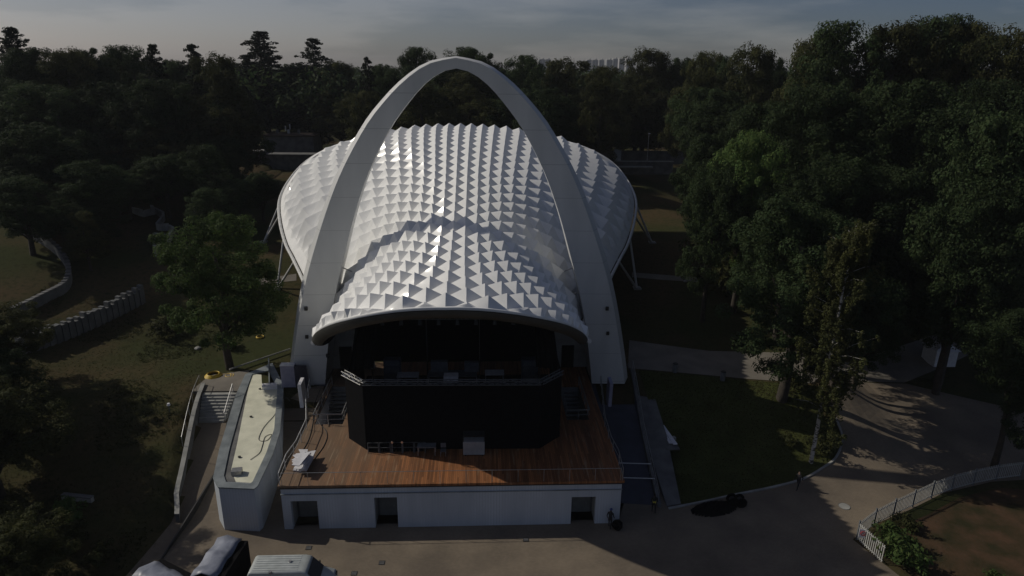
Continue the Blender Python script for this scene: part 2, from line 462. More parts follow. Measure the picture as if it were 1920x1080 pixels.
# sloping lawn right of the stage and the flower bed by its kerb
lawn = [(18.6, 46.0)] + [(p.x, p.y) for p in kerb[6:38]] + [(35.8, 57.5), (37, 60.6), (30, 61.5), (24, 62.6), (18.8, 63.6)]
sheet('lawn', lawn, grass_m, .04)
sheet('soil_bed', [(31.5, 40.5), (34, 42.2), (38, 43.9), (42.5, 46.2), (47, 47.5), (55, 46), (52, 36), (40, 31), (34, 33)], soil_m, .05)
# kerb
mbk = MB()
for a, b in zip(kerb[:-1], kerb[1:]): mbk.beam((a.x, a.y, zt(a.x, a.y) + .06), (b.x, b.y, zt(b.x, b.y) + .06), .18, .16)
mbk.build('kerb', conc, kind='structure')

# ------------------------------------------------------------------ theatre roof
OUT = [(0, 43.0), (2.3, 43.15), (4.6, 43.6), (6.6, 44.5), (8.3, 45.9), (9.9, 47.9), (10.9, 49.8), (11.4, 51.8), (11.7, 55), (12.0, 60), (13.2, 64), (15.6, 69.5), (17.9, 75), (19.9, 79.5), (21.7, 83.5), (23.8, 89.5), (25.6, 96), (26.2, 100.5), (25.8, 104.3), (24.5, 107.3), (22.0, 109.2), (17.8, 110.4), (9, 111.2), (0, 111.4)]
out_s = [(p.x, p.y) for p in smooth_curve([(x, y, 0) for x, y in OUT], 6)]
CY0 = 78.0
oa = np.array([math.atan2(x, -(y - CY0)) for x, y in out_s]); orr = np.array([math.hypot(x, y - CY0) for x, y in out_s])
def orad(x, y): return float(np.interp(math.atan2(abs(x), -(y - CY0)), oa, orr))
def edge_d(x, y): return orad(x, y) - math.hypot(x, y - CY0)
zc_t = ([40, 43, 48, 52, 56, 60, 66, 72, 80, 88, 94, 100, 106, 112, 120], [18.0, 18.3, 18.75, 19.1, 19.6, 20.2, 21.2, 22.1, 23.2, 24.3, 24.9, 25.2, 25.0, 24.3, 23.0])
zb_t = ([40, 43, 45.5, 48.5, 51.5, 54, 57, 60, 66, 70, 75, 79.5, 83.5, 89.5, 96, 101, 104.5, 107.5, 111, 120], [14, 13.9, 13.8, 13.4, 12.4, 11.4, 10.5, 10.0, 10.1, 10.4, 11.0, 11.9, 12.8, 14.0, 15.1, 16.3, 17.3, 18.4, 20.0, 22.0])
bb_t = ([40, 43, 51.5, 55, 60, 64, 69.5, 75, 79.5, 83.5, 89.5, 96, 101, 111, 120], [11.4, 11.4, 11.4, 11.7, 12.0, 13.2, 15.4, 17.9, 19.9, 21.7, 23.8, 25.7, 26.3, 26.9, 27.4])
def sm(tab, y):
    w = 0; a = 0
    for d, k in ((-1.5, 1), (0, 2), (1.5, 1)): a += k * float(np.interp(y + d, *tab)); w += k
    return a / w
def FZ(x, y):
    c = sm(zc_t, y); e = sm(zb_t, y); b = sm(bb_t, y)
    u = min(abs(x) / b, 1.06)
    p = 2.25
    return c + (e - c) * u ** p
def FN(x, y):
    h = .4
    return Vector((-(FZ(x + h, y) - FZ(x - h, y)) / (2 * h), -(FZ(x, y + h) - FZ(x, y - h)) / (2 * h), 1)).normalized()
c_t = ([40, 43, 48, 53, 60, 75, 90, 100, 124], [1.60, 1.48, 1.22, 1.08, 1.00, 1.16, 1.46, 1.64, 1.85])
g_t = ([43, 50, 62, 75, 100, 124], [.0005, .001, .0010, .0022, .0024, .0020])
def CXF(a, y): return sm(c_t, y) * a * (1 + float(np.interp(y, *g_t)) * a * a)
rows = [42.0]
while rows[-1] < 113:
    y = rows[-1]; L = float(np.interp(y, [43, 52, 60, 70, 80, 110], [2.1, 2.25, 2.35, 2.6, 2.9, 3.1]))
    rows.append(y + L / 2)
KN = len(rows) - 1; NI = 19; SUB = 4
mb = MB(); idx = {}
def rv(a, b, i, k):
    key = (round(a * SUB), round(b * SUB))
    if key in idx: return idx[key]
    yk = rows[min(int(b), KN - 1)] + (rows[min(int(b), KN - 1) + 1] - rows[min(int(b), KN - 1)]) * (b - min(int(b), KN - 1))
    x = CXF(a, yk); y = yk
    d = edge_d(x, y)
    if d < 0:
        s_ = (orad(x, y)) / max(1e-6, math.hypot(x, y - CY0)); x *= s_; y = CY0 + (y - CY0) * s_
    p = a - i; q = b - k
    h = abs(1 - p - q) if (i + k) % 2 == 0 else abs(p - q)
    L = float(np.interp(y, [43, 52, 60, 70, 80, 110], [2.1, 2.25, 2.35, 2.6, 2.9, 3.1]))
    amp = (.45 - .03 * ss((y - 58) / 20) + .09 * ss((abs(x) - 9) / 8) * ss((y - 62) / 12)) * math.sqrt(L * sm(c_t, y))
    amp *= ss((d - .25 * ss((y - 52) / 8)) / (.45 + 1.1 * ss((y - 52) / 25) + 1.5 * ss((y - 91) / 10))) if d > 0 else 0
    P = Vector((x, y, FZ(x, y))) + FN(x, y) * (amp * h ** 1.12)
    idx[key] = len(mb.v); mb.v.append(tuple(P)); return idx[key]
for k in range(KN):
    for i in range(-NI, NI):
        for pq in range(SUB):
            for qq in range(SUB):
                a0, b0 = i + pq / SUB, k + qq / SUB; st = 1 / SUB
                cs = [(a0, b0), (a0 + st, b0), (a0 + st, b0 + st), (a0, b0 + st)]
                ins = 0
                for (a, b) in cs:
                    kk = min(int(b), KN - 1); yk = rows[kk] + (rows[kk + 1] - rows[kk]) * (b - kk)
                    if edge_d(CXF(a, yk), yk) > 0: ins += 1
                if not ins: continue
                v = [rv(a, b, i, k) for a, b in cs]
                if (i + k) % 2 == 0: fs = [(v[0], v[1], v[3]), (v[1], v[2], v[3])]
                else: fs = [(v[0], v[1], v[2]), (v[0], v[2], v[3])]
                for f in fs:
                    if len(set(f)) == 3: mb.f.append(f)
theatre = thing('theatre_roof', (0, 60, 10), 'white saddle shaped canopy roof of hundreds of folded pyramids hung under the tall arch', 'roof')
mb.build('roof_skin', white_mem, theatre, smooth=24)
# soffit
mb = MB(); idx2 = {}
gx = 24
for j, y in enumerate(np.linspace(43.3, 111.0, 40)):
    for i in range(gx + 1):
        t_ = (i / gx * 2 - 1)
        # half width of the outline at this y
        hw = float(np.interp(y, [p[1] for p in out_s], [p[0] for p in out_s])) - .05
        x = t_ * hw; mb.v.append((x, y, FZ(x, y) - .45))
for j in range(39):
    for i in range(gx): mb.f.append((j * (gx + 1) + i, (j + 1) * (gx + 1) + i, (j + 1) * (gx + 1) + i + 1, j * (gx + 1) + i + 1))
mb.build('soffit', wood_soffit, theatre, smooth=60)
full = [(x, y) for x, y in out_s] + [(-x, y) for x, y in out_s[::-1]][1:-1]
ring = [Vector((x, y, FZ(x, y))) for x, y in full]
def inward(p, d):
    v = Vector((-p.x, CY0 - p.y, 0)).normalized(); return v * d
nf = len(ring)
nrm = []
for i in range(nf):
    t = ring[(i + 1) % nf] - ring[i - 1]; t.z = 0; t.normalize(); n_ = Vector((t.y, -t.x, 0))
    if n_.dot(inward(ring[i], 1)) > 0: n_ = -n_
    nrm.append(n_)          # outward
mb = MB()
prof = [(-.75, .10), (-.1, .13), (0.0, .05), (0.0, -.12), (-.05, -.2)]
for i, p in enumerate(ring):
    kf = .3 + .7 * ss((p.y - 50) / 8)
    for o_, h_ in [(a_ * kf, b_ * (.4 + .6 * kf)) for a_, b_ in prof]: mb.v.append(tuple(p + nrm[i] * o_ + Vector((0, 0, h_ + .05 - (FZ(p.x, p.y) - FZ(p.x + nrm[i].x * o_, p.y + nrm[i].y * o_))))))
m_ = len(prof)
for i in range(nf):
    j = (i + 1) % nf
    for k in range(m_ - 1): mb.f.append((i * m_ + k, i * m_ + k + 1, j * m_ + k + 1, j * m_ + k))
mb.build('rim_flashing', white_mem, theatre, smooth=40)
mb = MB(); mb.tube([p + nrm[i] * .30 + Vector((0, 0, -.12)) for i, p in sorted(((i, p) for i, p in enumerate(ring) if p.y > 53), key=lambda q: math.atan2(q[1].x, q[1].y - CY0))], .2, 8)
mb.build('rim_tube', rim_mat, theatre, smooth=60)
# deep lining of the front lip, tapering along the sides
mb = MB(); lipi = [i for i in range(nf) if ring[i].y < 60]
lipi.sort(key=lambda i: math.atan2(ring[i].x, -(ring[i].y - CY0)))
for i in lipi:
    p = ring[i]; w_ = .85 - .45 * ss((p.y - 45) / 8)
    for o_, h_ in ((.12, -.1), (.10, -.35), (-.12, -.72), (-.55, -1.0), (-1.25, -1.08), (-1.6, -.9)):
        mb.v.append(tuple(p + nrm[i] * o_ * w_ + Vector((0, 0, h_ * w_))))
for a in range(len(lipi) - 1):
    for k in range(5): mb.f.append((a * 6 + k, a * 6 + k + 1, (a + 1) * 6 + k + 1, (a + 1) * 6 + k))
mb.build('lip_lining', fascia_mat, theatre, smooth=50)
# V shaped raking legs
for sx in (-1, 1):
    for (fy, fx, t1, t2) in ((84.2, 23.8, 79.0, 86.5), (98.5, 29.4, 93.0, 99.0), (68.5, 17.6, 64, 72.0)):
        for ty in (t1, t2):
            bx = float(np.interp(ty, [p[1] for p in out_s[:106]], [p[0] for p in out_s[:106]]))
            
            MB().tube([(sx * fx, fy, zt(sx * fx, fy) - .1), (sx * bx, ty, FZ(bx, ty) - .15)], .15, 8).build('raking_leg', white_metal, theatre, smooth=60)
        MB().prism([(sx * fx - .5, fy - .5), (sx * fx + .5, fy - .5), (sx * fx + .5, fy + .5), (sx * fx - .5, fy + .5)], zt(sx * fx, fy) - .3, zt(sx * fx, fy) + .12).build('footing', conc, theatre)

def XS(y): return -.30 - .65 * ss((y - 55) / 50)
for ch in children(theatre):
    me = ch.data; co = np.empty(len(me.vertices) * 3, np.float32); me.vertices.foreach_get('co', co); co = co.reshape(-1, 3)
    yy = co[:, 1] + 60
    k = np.clip((yy - 55) / 50, 0, 1); co[:, 0] = co[:, 0] - .30 - .65 * k * k * (3 - 2 * k)
    me.vertices.foreach_set('co', co.ravel()); me.update()
# ------------------------------------------------------------------ arch
AY = 62.5
oz = [(17.35, 3.7), (16.95, 6), (16.15, 10), (15.4, 13.2), (14.45, 16.4), (12.75, 21), (10.95, 25), (8.6, 28.9), (6.9, 31.0), (4.9, 32.95), (2.6, 34.45), (0, 35.0)]
iz = [(13.4, 3.7), (12.95, 7), (12.3, 11), (11.6, 14), (10.75, 17), (9.55, 21), (8.1, 24.8), (6.2, 28.4), (4.6, 30.6), (2.9, 32.5), (1.35, 33.6), (0, 33.95)]
# resample both curves by arc fraction
def resamp(pts, n):
    P = smooth_curve([(a, b, 0) for a, b in pts], 8)
    d = [0]
    for i in range(1, len(P)): d.append(d[-1] + (P[i] - P[i - 1]).length)
    return [(float(np.interp(t * d[-1], d, [p.x for p in P])), float(np.interp(t * d[-1], d, [p.y for p in P]))) for t in np.linspace(0, 1, n)]
o_r = resamp(oz, 34); i_r = resamp(iz, 34)
def full_arch(r): return [(-x, z) for x, z in r] + [(x, z) for x, z in r[::-1]][1:]
FO, FI = full_arch(o_r), full_arch(i_r)
mb = MB(); n_ = len(FO)
for (xo, zo), (xi, zi) in zip(FO, FI):
    k = 1 - ss((zo - 4) / 26)
    dpt = .75 + 1.0 * k               # half thickness of the section
    # chamfered hexagon section: front face has a narrow bevel along its outer edge
    bx = xo + (xi - xo) * .16; bz = zo + (zi - zo) * .16
    mb.v += [(xo, AY + .2 - dpt * .25, zo), (bx, AY - dpt, bz), (xi, AY - dpt * .92, zi), (xi, AY + dpt, zi), (bx, AY + dpt, bz), (xo, AY + dpt * .4, zo)]
for i in range(n_ - 1):
    for k in range(6):
        mb.f.append((i * 6 + k, i * 6 + (k + 1) % 6, (i + 1) * 6 + (k + 1) % 6, (i + 1) * 6 + k))
mb.f.append(tuple(range(6))); mb.f.append(tuple((n_ - 1) * 6 + k for k in range(5, -1, -1)))
stripes(white_paint, 2, 3.1, .016, (.40, .405, .40))
arch = thing('arch', (0, AY, Z1), 'tall pale grey parabolic arch rising over the white roof, legs widening to the ground', 'arch')
mb.build('arch_body', white_paint, arch, smooth=22)
for sx, zz, xx in ((-1, 11.9, 14.6), (-1, 9.0, 14.75), (1, 11.8, 14.5), (1, 9.2, 14.7), (-1, 7.0, 12.9)):
    pl = (AY - 1.72 + .02)
    MB().box((sx * xx, AY - 1.62, zz), (.28, .25, .34)).build('arch_socket', cable_m, arch)
# slender fixings from arch to roof
for sx in (-1, 1):
    for zz, xi_ in ((15.5, 11.2), (13.0, 11.9)):
        MB().tube([(sx * xi_, AY, zz), (sx * (xi_ - .9), AY, zz - .4)], .06, 6).build('hanger', grey_metal, arch)

# ------------------------------------------------------------------ stage house: deck, walls, openings
Y0 = 43.75
stage = thing('stage_building', (0, Y0, 0), 'low stage building with timber deck on top and ribbed blue grey front wall', 'building')
doors = [(-12.35, -10.35, 2.55), (-6.05, -4.3, 2.75), (9.15, 11.05, 2.5)]
def front_wall():
    mb = MB(); x = -13.0
    for a, b, h in doors:
        mb.box(((x + a) / 2, Y0 + .2, 1.55), (a - x, .4, 3.1)); x = b
        mb.box(((a + b) / 2, Y0 + .2, (h + 3.1) / 2), (b - a, .4, 3.1 - h))
    mb.box(((x + 13) / 2, Y0 + .2, 1.55), (13 - x, .4, 3.1))
    return mb
front_wall().build('front_wall', wall_rib, stage)
MB().box((0, Y0 + .28, 3.37), (26.04, .42, .52)).build('parapet_wall', wall_rib, stage)
MB().box((0, Y0 + .14, 3.125), (26.1, .36, .05)).build('ledge', coping, stage)
MB().box((0, Y0 + .2, 3.66), (26.1, .46, .06)).build('edge_trim', cable_m, stage)
for sx in (-1, 1): MB().box((sx * 12.85, (Y0 + 62) / 2 + .2, 1.8), (.3, 62 - Y0 - .4, 3.6)).build('side_wall', wall_rib, stage)
for a, b, h in doors:
    w = b - a
    MB().box(((a + b) / 2, Y0 + 1.6, h / 2), (w + .8, .1, h + .2)).build('recess_wall', dconc, stage)
    for xx in (a - .06, b + .06): MB().box((xx, Y0 + .95, h / 2), (.12, 1.1, h)).build('recess_side', conc, stage)
    d_ = MB().box(((a + b) / 2, Y0 + 1.5, h * .38), (w * .82, .08, h * .72)).build('door', door_m, stage)
    MB().box((b - .45, Y0 + 1.44, h * .36), (.12, .05, .04)).build('handle', grey_metal, d_)
# deck with the two stair hatches cut out
hl = [(-12.6, 52.9), (-10.1, 52.9), (-10.1, 60.6), (-12.6, 60.6)]
hr = [(9.9, 53.2), (11.9, 53.2), (11.9, 60.0), (9.9, 60.0)]
def deck():
    mb = MB(); X = [-13.2, hl[0][0], hl[1][0], hr[0][0], hr[1][0], 13.2]
    def slab(x0, x1, y0, y1): mb.box(((x0 + x1) / 2, (y0 + y1) / 2, 3.8), (x1 - x0, y1 - y0, .2))
    yb = 66
    slab(X[0], X[1], Y0, yb); slab(X[2], X[3], Y0, yb); slab(X[4], X[5], Y0, yb)
    slab(X[1], X[2], Y0, hl[0][1]); slab(X[1], X[2], hl[2][1], yb)
    slab(X[3], X[4], Y0, hr[0][1]); slab(X[3], X[4], hr[2][1], yb)
    return mb
deck().build('timber_deck', deck_m, stage)
def rail(pts, posts, name, zb=None, parent=None, r=.028, h=1.05, mids=(.5,), m=grey_metal):
    o = None
    mb = MB().tube([Vector(p) + Vector((0, 0, h)) for p in pts], r * 1.25, 6)
    for mm in mids: mb.tube([Vector(p) + Vector((0, 0, h * mm)) for p in pts], r * .6, 5)
    o = mb.build('handrail', m, parent)
    L = [0]
    for a, b in zip(pts[:-1], pts[1:]): L.append(L[-1] + (Vector(b) - Vector(a)).length)
    for k in range(posts):
        t = L[-1] * k / (posts - 1)
        p = Vector([float(np.interp(t, L, [q[c] for q in pts])) for c in range(3)])
        MB().tube([p, p + Vector((0, 0, h))], r, 6).build('post', m, parent)
    return o
t = thing('deck_railing', (0, Y0 + .1, Z1), 'thin steel railing along the front edge of the timber deck', 'railing')
rail([(-12.9, Y0 + .12, Z1), (12.9, Y0 + .12, Z1)], 14, 'r', parent=t, mids=(), r=.018, m=grey_metal)
t = thing('side_railing', (-13.3, 50, Z1), 'curving steel railing on the left edge of the timber deck', 'railing')
rail([(-13.05, Y0 + .1, Z1), (-13.2, 46.5, Z1), (-12.95, 48.5, Z1), (-13.0, 52, Z1), (-14.0, 56, Z1), (-14.6, 60, Z1)], 9, 'r', parent=t, r=.03, m=white_metal)
t = thing('side_railing', (13.3, 50, Z1), 'curving steel railing on the right edge of the timber deck', 'railing')
rail([(13.05, Y0 + .1, Z1), (13.2, 46.5, Z1), (13.0, 48.5, Z1), (13.1, 52, Z1), (13.6, 56, Z1), (14.1, 60, Z1)], 9, 'r', parent=t, r=.03, m=grey_metal)

# strips of blue grey floor left and right between deck and annex / ramp
side_l = thing('service_walkway', (-14, 55, 0), 'blue grey sunken walkway between timber deck and roofed annex', 'walkway')
MB().prism([(-13.05, 45.0), (-13.05, 60.5), (-17.2, 62.4), (-15.3, 54.5), (-14.9, 50)], .0, [.05, 2.6, 2.8, 1.2, .6]).build('walkway_slab', blue_floor, side_l)
MB().prism([(-13.2, 60.5), (-13.2, 65.5), (-19.2, 65.9), (-17.2, 61.6)], 2, 3.86).build('landing', blue_floor, side_l)
ramp = thing('ramp', (15, 54, 0), 'long blue grey ramp climbing beside the right edge of the deck', 'ramp')
def rz_(y): return max(.05, Z1 * min(1, (y - 46.3) / 16))
rp = [(13.35, 46.3), (16.5, 45.9), (17.0, 54), (17.9, 63), (17.9, 66.2), (14, 66.2), (13.35, 62.3), (13.3, 54)]
MB().prism(rp, -.2, [rz_(p[1]) for p in rp]).build('ramp_slab', blue_floor, ramp)
MB().prism([(16.55, 45.6), (16.85, 45.6), (17.3, 54), (18.15, 63.4), (17.9, 63.4), (17.02, 54)], -.2, [.35, .35, rz_(54) + .35, Z1 + .3, Z1 + .3, rz_(54) + .35]).build('ramp_kerb', dconc, ramp)
MB().prism([(17.35, 45.7), (18.6, 46.0), (19.4, 54), (19.6, 62.5), (18.2, 63.2), (17.32, 54)], -.3, [.08, .08, rz_(54) - .1, 3.6, 3.8, rz_(54) - .1]).build('side_strip', dconc, ramp)
t = thing('ramp_railing', (16.8, 54, 1.8), 'thin steel handrail along the outer kerb of the ramp', 'railing')
rail([(16.7, 46, rz_(46) + .3), (17.16, 54, rz_(54) + .3), (17.6, 58.5, rz_(58.5) + .3), (18.02, 63.2, Z1 + .3)], 10, 'r', parent=t, r=.025, h=.95)
t = thing('ramp_gate', (15, 48.4, .6), 'pair of pale horizontal barrier bars across the lower ramp', 'barrier')
for yy in (47.9, 49.5):
    MB().tube([(13.5, yy, rz_(yy) + 1.0), (16.75, yy - .25, rz_(yy) + 1.0)], .045, 6).build('bar', white_metal, t)
    for xx, y2 in ((13.55, yy), (16.7, yy - .25)): MB().tube([(xx, y2, rz_(y2)), (xx, y2, rz_(y2) + 1.02)], .035, 6).build('post', grey_metal, t)

# hatches with stairs going down
def hatch(poly, name, label, lit):
    c = (sum(p[0] for p in poly) / 4, sum(p[1] for p in poly) / 4, 2.0)
    t = thing(name, (c[0], c[1], Z1), label, 'stair hatch')
    x0, x1, y0, y1 = poly[0][0], poly[1][0], poly[0][1], poly[2][1]
    MB().box((c[0], c[1], 1.05), (x1 - x0 + .2, y1 - y0 + .2, .1)).build('pit_floor', conc, t)
    for xx in (x0 - .05, x1 + .05): MB().box((xx, c[1], 2.45), (.1, y1 - y0, 2.66)).build('pit_wall', white_slab if lit is grey_metal else conc, t)
    for yy in (y0 - .05, y1 + .05): MB().box((c[0], yy, 2.45), (x1 - x0 + .2, .1, 2.66)).build('pit_wall', conc, t)
    st = MB()
    for k in range(9): st.box((c[0], y1 - .6 - k * .32, 3.6 - k * .27), (x1 - x0 - .04, .3, .1))
    st.build('steps', door_m, t)
    pts = [(x0, y1, Z1), (x0, y0, Z1), (x1, y0, Z1), (x1, y1, Z1)]
    rail([Vector(p) for p in pts], 9, 'r', parent=t, r=.04, h=1.0, m=lit)
    return t
hatch(hl, 'stair_hatch', 'railed stair opening in the deck left of the black stage box', grey_metal)
hatch(hr, 'stair_hatch', 'dark railed stair opening in the deck right of the black stage box', door_m)

# black stage box
A = Vector((-7.45, 48.7, Z1)); D = Vector((-8.75, 50.5, Z1)); B = Vector((8.4, 48.4, Z1)); E_ = Vector((9.3, 50.2, Z1))
TZ = 9.85
box = thing('stage_box', (0, 50, Z1), 'tall black clad stage box standing on the deck under the canopy lip', 'stage')
def wallp(p, q, z0, z1, m, name, th=.12):
    p = Vector(p); q = Vector(q); n_ = Vector((-(q.y - p.y), q.x - p.x, 0)).normalized() * th
    MB().prism([(p.x, p.y), (q.x, q.y), (q.x + n_.x, q.y + n_.y), (p.x + n_.x, p.y + n_.y)], z0, z1).build(name, m, box)
tA, tD, tB, tE = Vector((-7.35, 48.7, 0)), Vector((-9.1, 50.5, 0)), Vector((7.0, 48.5, 0)), Vector((8.9, 50.4, 0))
wallp(tA, tB, Z1, TZ, black_cloth, 'rear_screen'); wallp(tD, tA, Z1, TZ, black_cloth, 'corner_screen'); wallp(tB, tE, Z1, TZ, black_cloth, 'corner_screen')
wallp((-9.1, 58.5, 0), tD, Z1, TZ, black_cloth, 'side_screen'); wallp(tE, (8.9, 58.5, 0), Z1, TZ, black_cloth, 'side_screen')
MB().prism([(-9, 51), (-7.2, 49), (7, 49), (8.8, 51), (8.8, 60), (-9, 60)], 5.0, 5.2).build('stage_floor', dark_int, box)
wallp((9.5, 63.5, 0), (-9.5, 63.5, 0), 5.2, 14, black_cloth, 'shade_backing')  # added black sheet, stands in for the shaded space under the roof
# truss on the top edge
def truss(a, b, m, name, parent, s=.34, step=.6, r=.035):
    a = Vector(a); b = Vector(b); t_ = (b - a); L = t_.length; t_.normalize(); sd_ = t_.cross(Vector((0, 0, 1))).normalized() * (s / 2); u = Vector((0, 0, s / 2))
    mb = MB(); cs = [sd_ + u, -sd_ + u, -sd_ - u, sd_ - u]
    for c in cs: mb.tube([a + c, b + c], r, 6)
    n = max(2, int(L / step))
    for k in range(n):
        p = a + t_ * (L * k / n); q = a + t_ * (L * (k + 1) / n)
        for j in range(4):
            c0, c1 = cs[j], cs[(j + 1) % 4]
            mb.tube([p + (c0 if k % 2 else c1), q + (c1 if k % 2 else c0)], r * .5, 4)
    return mb.build(name, m, parent)
trz = TZ + .2
truss((tD.x - .1, tD.y, trz), (tA.x, tA.y - .05, trz), chrome, 'lit_truss', box)  # sunlit end of the truss: its brightness is put into paler metal
truss((tA.x, tA.y - .05, trz), (tB.x, tB.y - .05, trz), dk1, 'top_truss', box)  # unlit runs of the same truss, shade put into a darker grey
truss((tB.x, tB.y - .05, trz), (tE.x, tE.y, trz), dk1, 'corner_truss', box)
# black drapes hanging from the canopy
for sx, la in ((-1, 'left'), (1, 'right')):
    t = thing('drape', (sx * 7.6, 53, TZ), f'slanting black drape between canopy and truss at the {la} end of the stage box', 'drape')
    mb = MB(); N = 12
    for i in range(N + 1):
        s_ = i / N
        x = sx * (8.7 - 1.9 * s_); y = 50.6 + .6 * s_ + .09 * math.sin(i * 2.4)
        zt_ = FZ(x, y) - 1.1; zl = TZ + .25
        mb.v += [(x, y, zl), (x * .93, y + 1.6, zt_), (x, y + .1, zl), (x * .93, y + 1.7, zt_)]
    for i in range(N):
        k = i * 4; mb.f += [(k, k + 4, k + 5, k + 1), (k + 2, k + 3, k + 7, k + 6), (k + 1, k + 5, k + 7, k + 3), (k, k + 2, k + 6, k + 4)]
    mb.build('cloth', black_cloth, t, smooth=60)

# equipment inside the stage box
def spk(x, y, z, n, label, w=1.0, h=.62):
    t = thing('speaker_stack', (x, y, z), label, 'speaker stack')
    for k in range(n):
        b_ = MB().box((x, y, z + h * (k + .5)), (w, .9, h - .03)).build('speaker_cabinet', dkb, t, bevel=.03)
        MB().box((x, y - .47, z + h * (k + .5)), (w * .86, .03, h * .8)).build('grille', dk1, b_)
spk(-5.9, 55.8, 5.2, 6, 'tall dark speaker stack behind the truss at the left of the stage', 1.5)
spk(6.6, 55.6, 5.2, 6, 'tall dark speaker stack behind the truss at the right of the stage', 1.5)
def desk(x, y, z, w, d, h, label, top=dk1):
    t = thing('equipment_table', (x, y, z), label, 'table')
    MB().box((x, y, z + h), (w, d, .08)).build('table_top', top, t)
    for sx in (-1, 1):
        for sy in (-1, 1): MB().box((x + sx * (w / 2 - .06), y + sy * (d / 2 - .06), z + h / 2), (.06, .06, h - .08)).build('leg', grey_metal, t)
    return z + h + .04
zz = desk(-.4, 54.6, 7.0, 4.4, 1.3, .95, 'wide dark equipment table in the middle of the raised stage')
MB().box((-.4, 54.6, 6.1), (4.9, 2.2, 1.8)).build('riser', dk1, label='dark riser block under the middle of the stage', cat='riser')
desk(-4.35, 54.3, 7.0, 1.9, 1.0, 1.0, 'small pale topped table behind the left truss', dk2)
MB().box((-4.35, 54.3, 6.1), (2.2, 1.6, 1.8)).build('riser', dk1, label='dark riser block under the left pale topped table', cat='riser')
desk(3.35, 54.3, 7.0, 1.7, 1.0, 1.15, 'small pale topped table behind the right truss', dk2)
MB().box((3.35, 54.3, 6.1), (2.0, 1.6, 1.8)).build('riser', dk1, label='dark riser block under the right pale topped table', cat='riser')
def case(x, y, z, w, d, h, m, label, rz=0):
    t = thing('flight_case', (x, y, z), label, 'flight case')
    MB().box((x, y, z + h / 2), (w, d, h), rz).build('case_body', m, t, bevel=.02)
    MB().box((x, y, z + h * .72), (w + .02, d + .02, .04), rz).build('lid_seam', cable_m, t)
    for sx in (-1, 1): MB().box((x + sx * w * .3, y - d / 2 - .02, z + h * .5), (.16, .03, .08)).build('handle', cable_m, t)
case(-.35, 50.6, 8.0, 1.2, .8, 1.75, dk2, 'pale grey case showing just above the middle of the truss')
MB().box((-.35, 50.7, 6.6), (1.6, 1.2, 2.8)).build('riser', dark_int, label='black plinth carrying the pale case behind the truss', cat='riser')

for k, x in enumerate((-8.0, -2.9, 2.0, 7.7)):
    la = ('leftmost', 'second', 'third', 'rightmost')[k]
    t = thing('truss_column', (x, 57.5, 5.2), f'{la} of the four grey truss columns inside the stage box', 'truss')
    truss((x, 57.5, 5.2), (x + .001, 57.5, 12.6), grey_metal, 'column_truss', t, s=.4, step=.7)
    MB().box((x, 57.5, 5.25), (.9, .9, .1)).build('base_plate', dk1, t)
t = thing('lamp_bar', (0, 57.3, 12.4), 'horizontal truss bar of stage lamps under the canopy', 'stage lights')
truss((-7.8, 57.2, 12.4), (7.6, 57.2, 12.4), grey_metal, 'bar', t, s=.36, step=.7)
for k in range(9):
    x = -6.8 + k * 1.7
    MB().tube([(x, 57.0, 12.15), (x, 56.8, 11.75)], [.14, .2], 10).build('stage_lamp', dk1, t)
for k, (x, w_, h_) in enumerate(((-1.6, 1.5, 1.0), (1.3, 1.3, .9))):
    MB().box((x, 55.0, 8.0 + h_ / 2), (w_, .5, h_)).build('amplifier_rack', dk1, label=('wide grey rack standing on the left half of the middle stage table', 'narrower grey rack standing on the right half of the middle stage table')[k], cat='rack', bevel=.02)
# ------------------------------------------------------------------ things on the deck
# low black barrier with gear in front of the stage box
t = thing('barrier_row', (-5.2, 48.1, Z1), 'low dark steel barrier row along the foot of the black stage box', 'barrier')
for k in range(5):
    x0 = -7.1 + k * .95
    MB().tube([(x0, 48.15, Z1), (x0, 48.15, Z1 + .95), (x0 + .85, 48.15, Z1 + .95), (x0 + .85, 48.15, Z1)], .03, 6).build('frame', dk1, t)
    MB().tube([(x0, 48.15, Z1 + .5), (x0 + .85, 48.15, Z1 + .5)], .02, 5).build('mid_bar', dk1, t)
t = thing('cable_case_row', (-4.9, 48.35, Z1), 'black cable cases lined up against the stage box foot', 'cases')
for k in range(4): MB().box((-6.6 + k * 1.15, 48.45, Z1 + .22), (1.0, .35, .42)).build('cable_case', black_cloth, t, bevel=.03)
for k, x in enumerate((-5.1, -4.3)):
    t = thing('work_lamp', (x, 48.05, Z1), ('small round work lamp on the barrier, the left of two', 'small round work lamp on the barrier, the right of two')[k], 'lamp')
    MB().tube([(x, 48.05, Z1), (x, 48.05, Z1 + 1.0)], .03, 6).build('stand', dk1, t)
    MB().tube([(x, 47.95, Z1 + 1.08), (x, 48.12, Z1 + 1.08)], .1, 10).build('lamp_head', chrome, t)
desk(-2.3, 47.9, Z1, 1.5, .7, .8, 'dark low table right of the barrier on the deck')
t = thing('folding_chair', (-.95, 47.7, Z1), 'dark metal chair standing before the black stage box', 'chair')
MB().box((-.95, 47.7, Z1 + .45), (.45, .45, .05)).build('seat', dk1, t)
MB().box((-.95, 47.92, Z1 + .8), (.42, .04, .4)).build('backrest', dk1, t)
for sx in (-1, 1):
    for sy in (-1, 1): MB().box((-.95 + sx * .2, 47.7 + sy * .2, Z1 + .22), (.03, .03, .44)).build('leg', grey_metal, t)
t = thing('white_cabinet', (1.55, 47.9, Z1), 'grey white wheeled cabinet with dark open rack on top, in front of stage box', 'cabinet')
MB().box((1.55, 47.9, Z1 + .7), (1.75, .8, 1.2)).build('cabinet_body', mat('cabinet_paint', (.34, .34, .34), (.28, .28, .28), 2, rough=.6), t, bevel=.03)
mbx = MB()
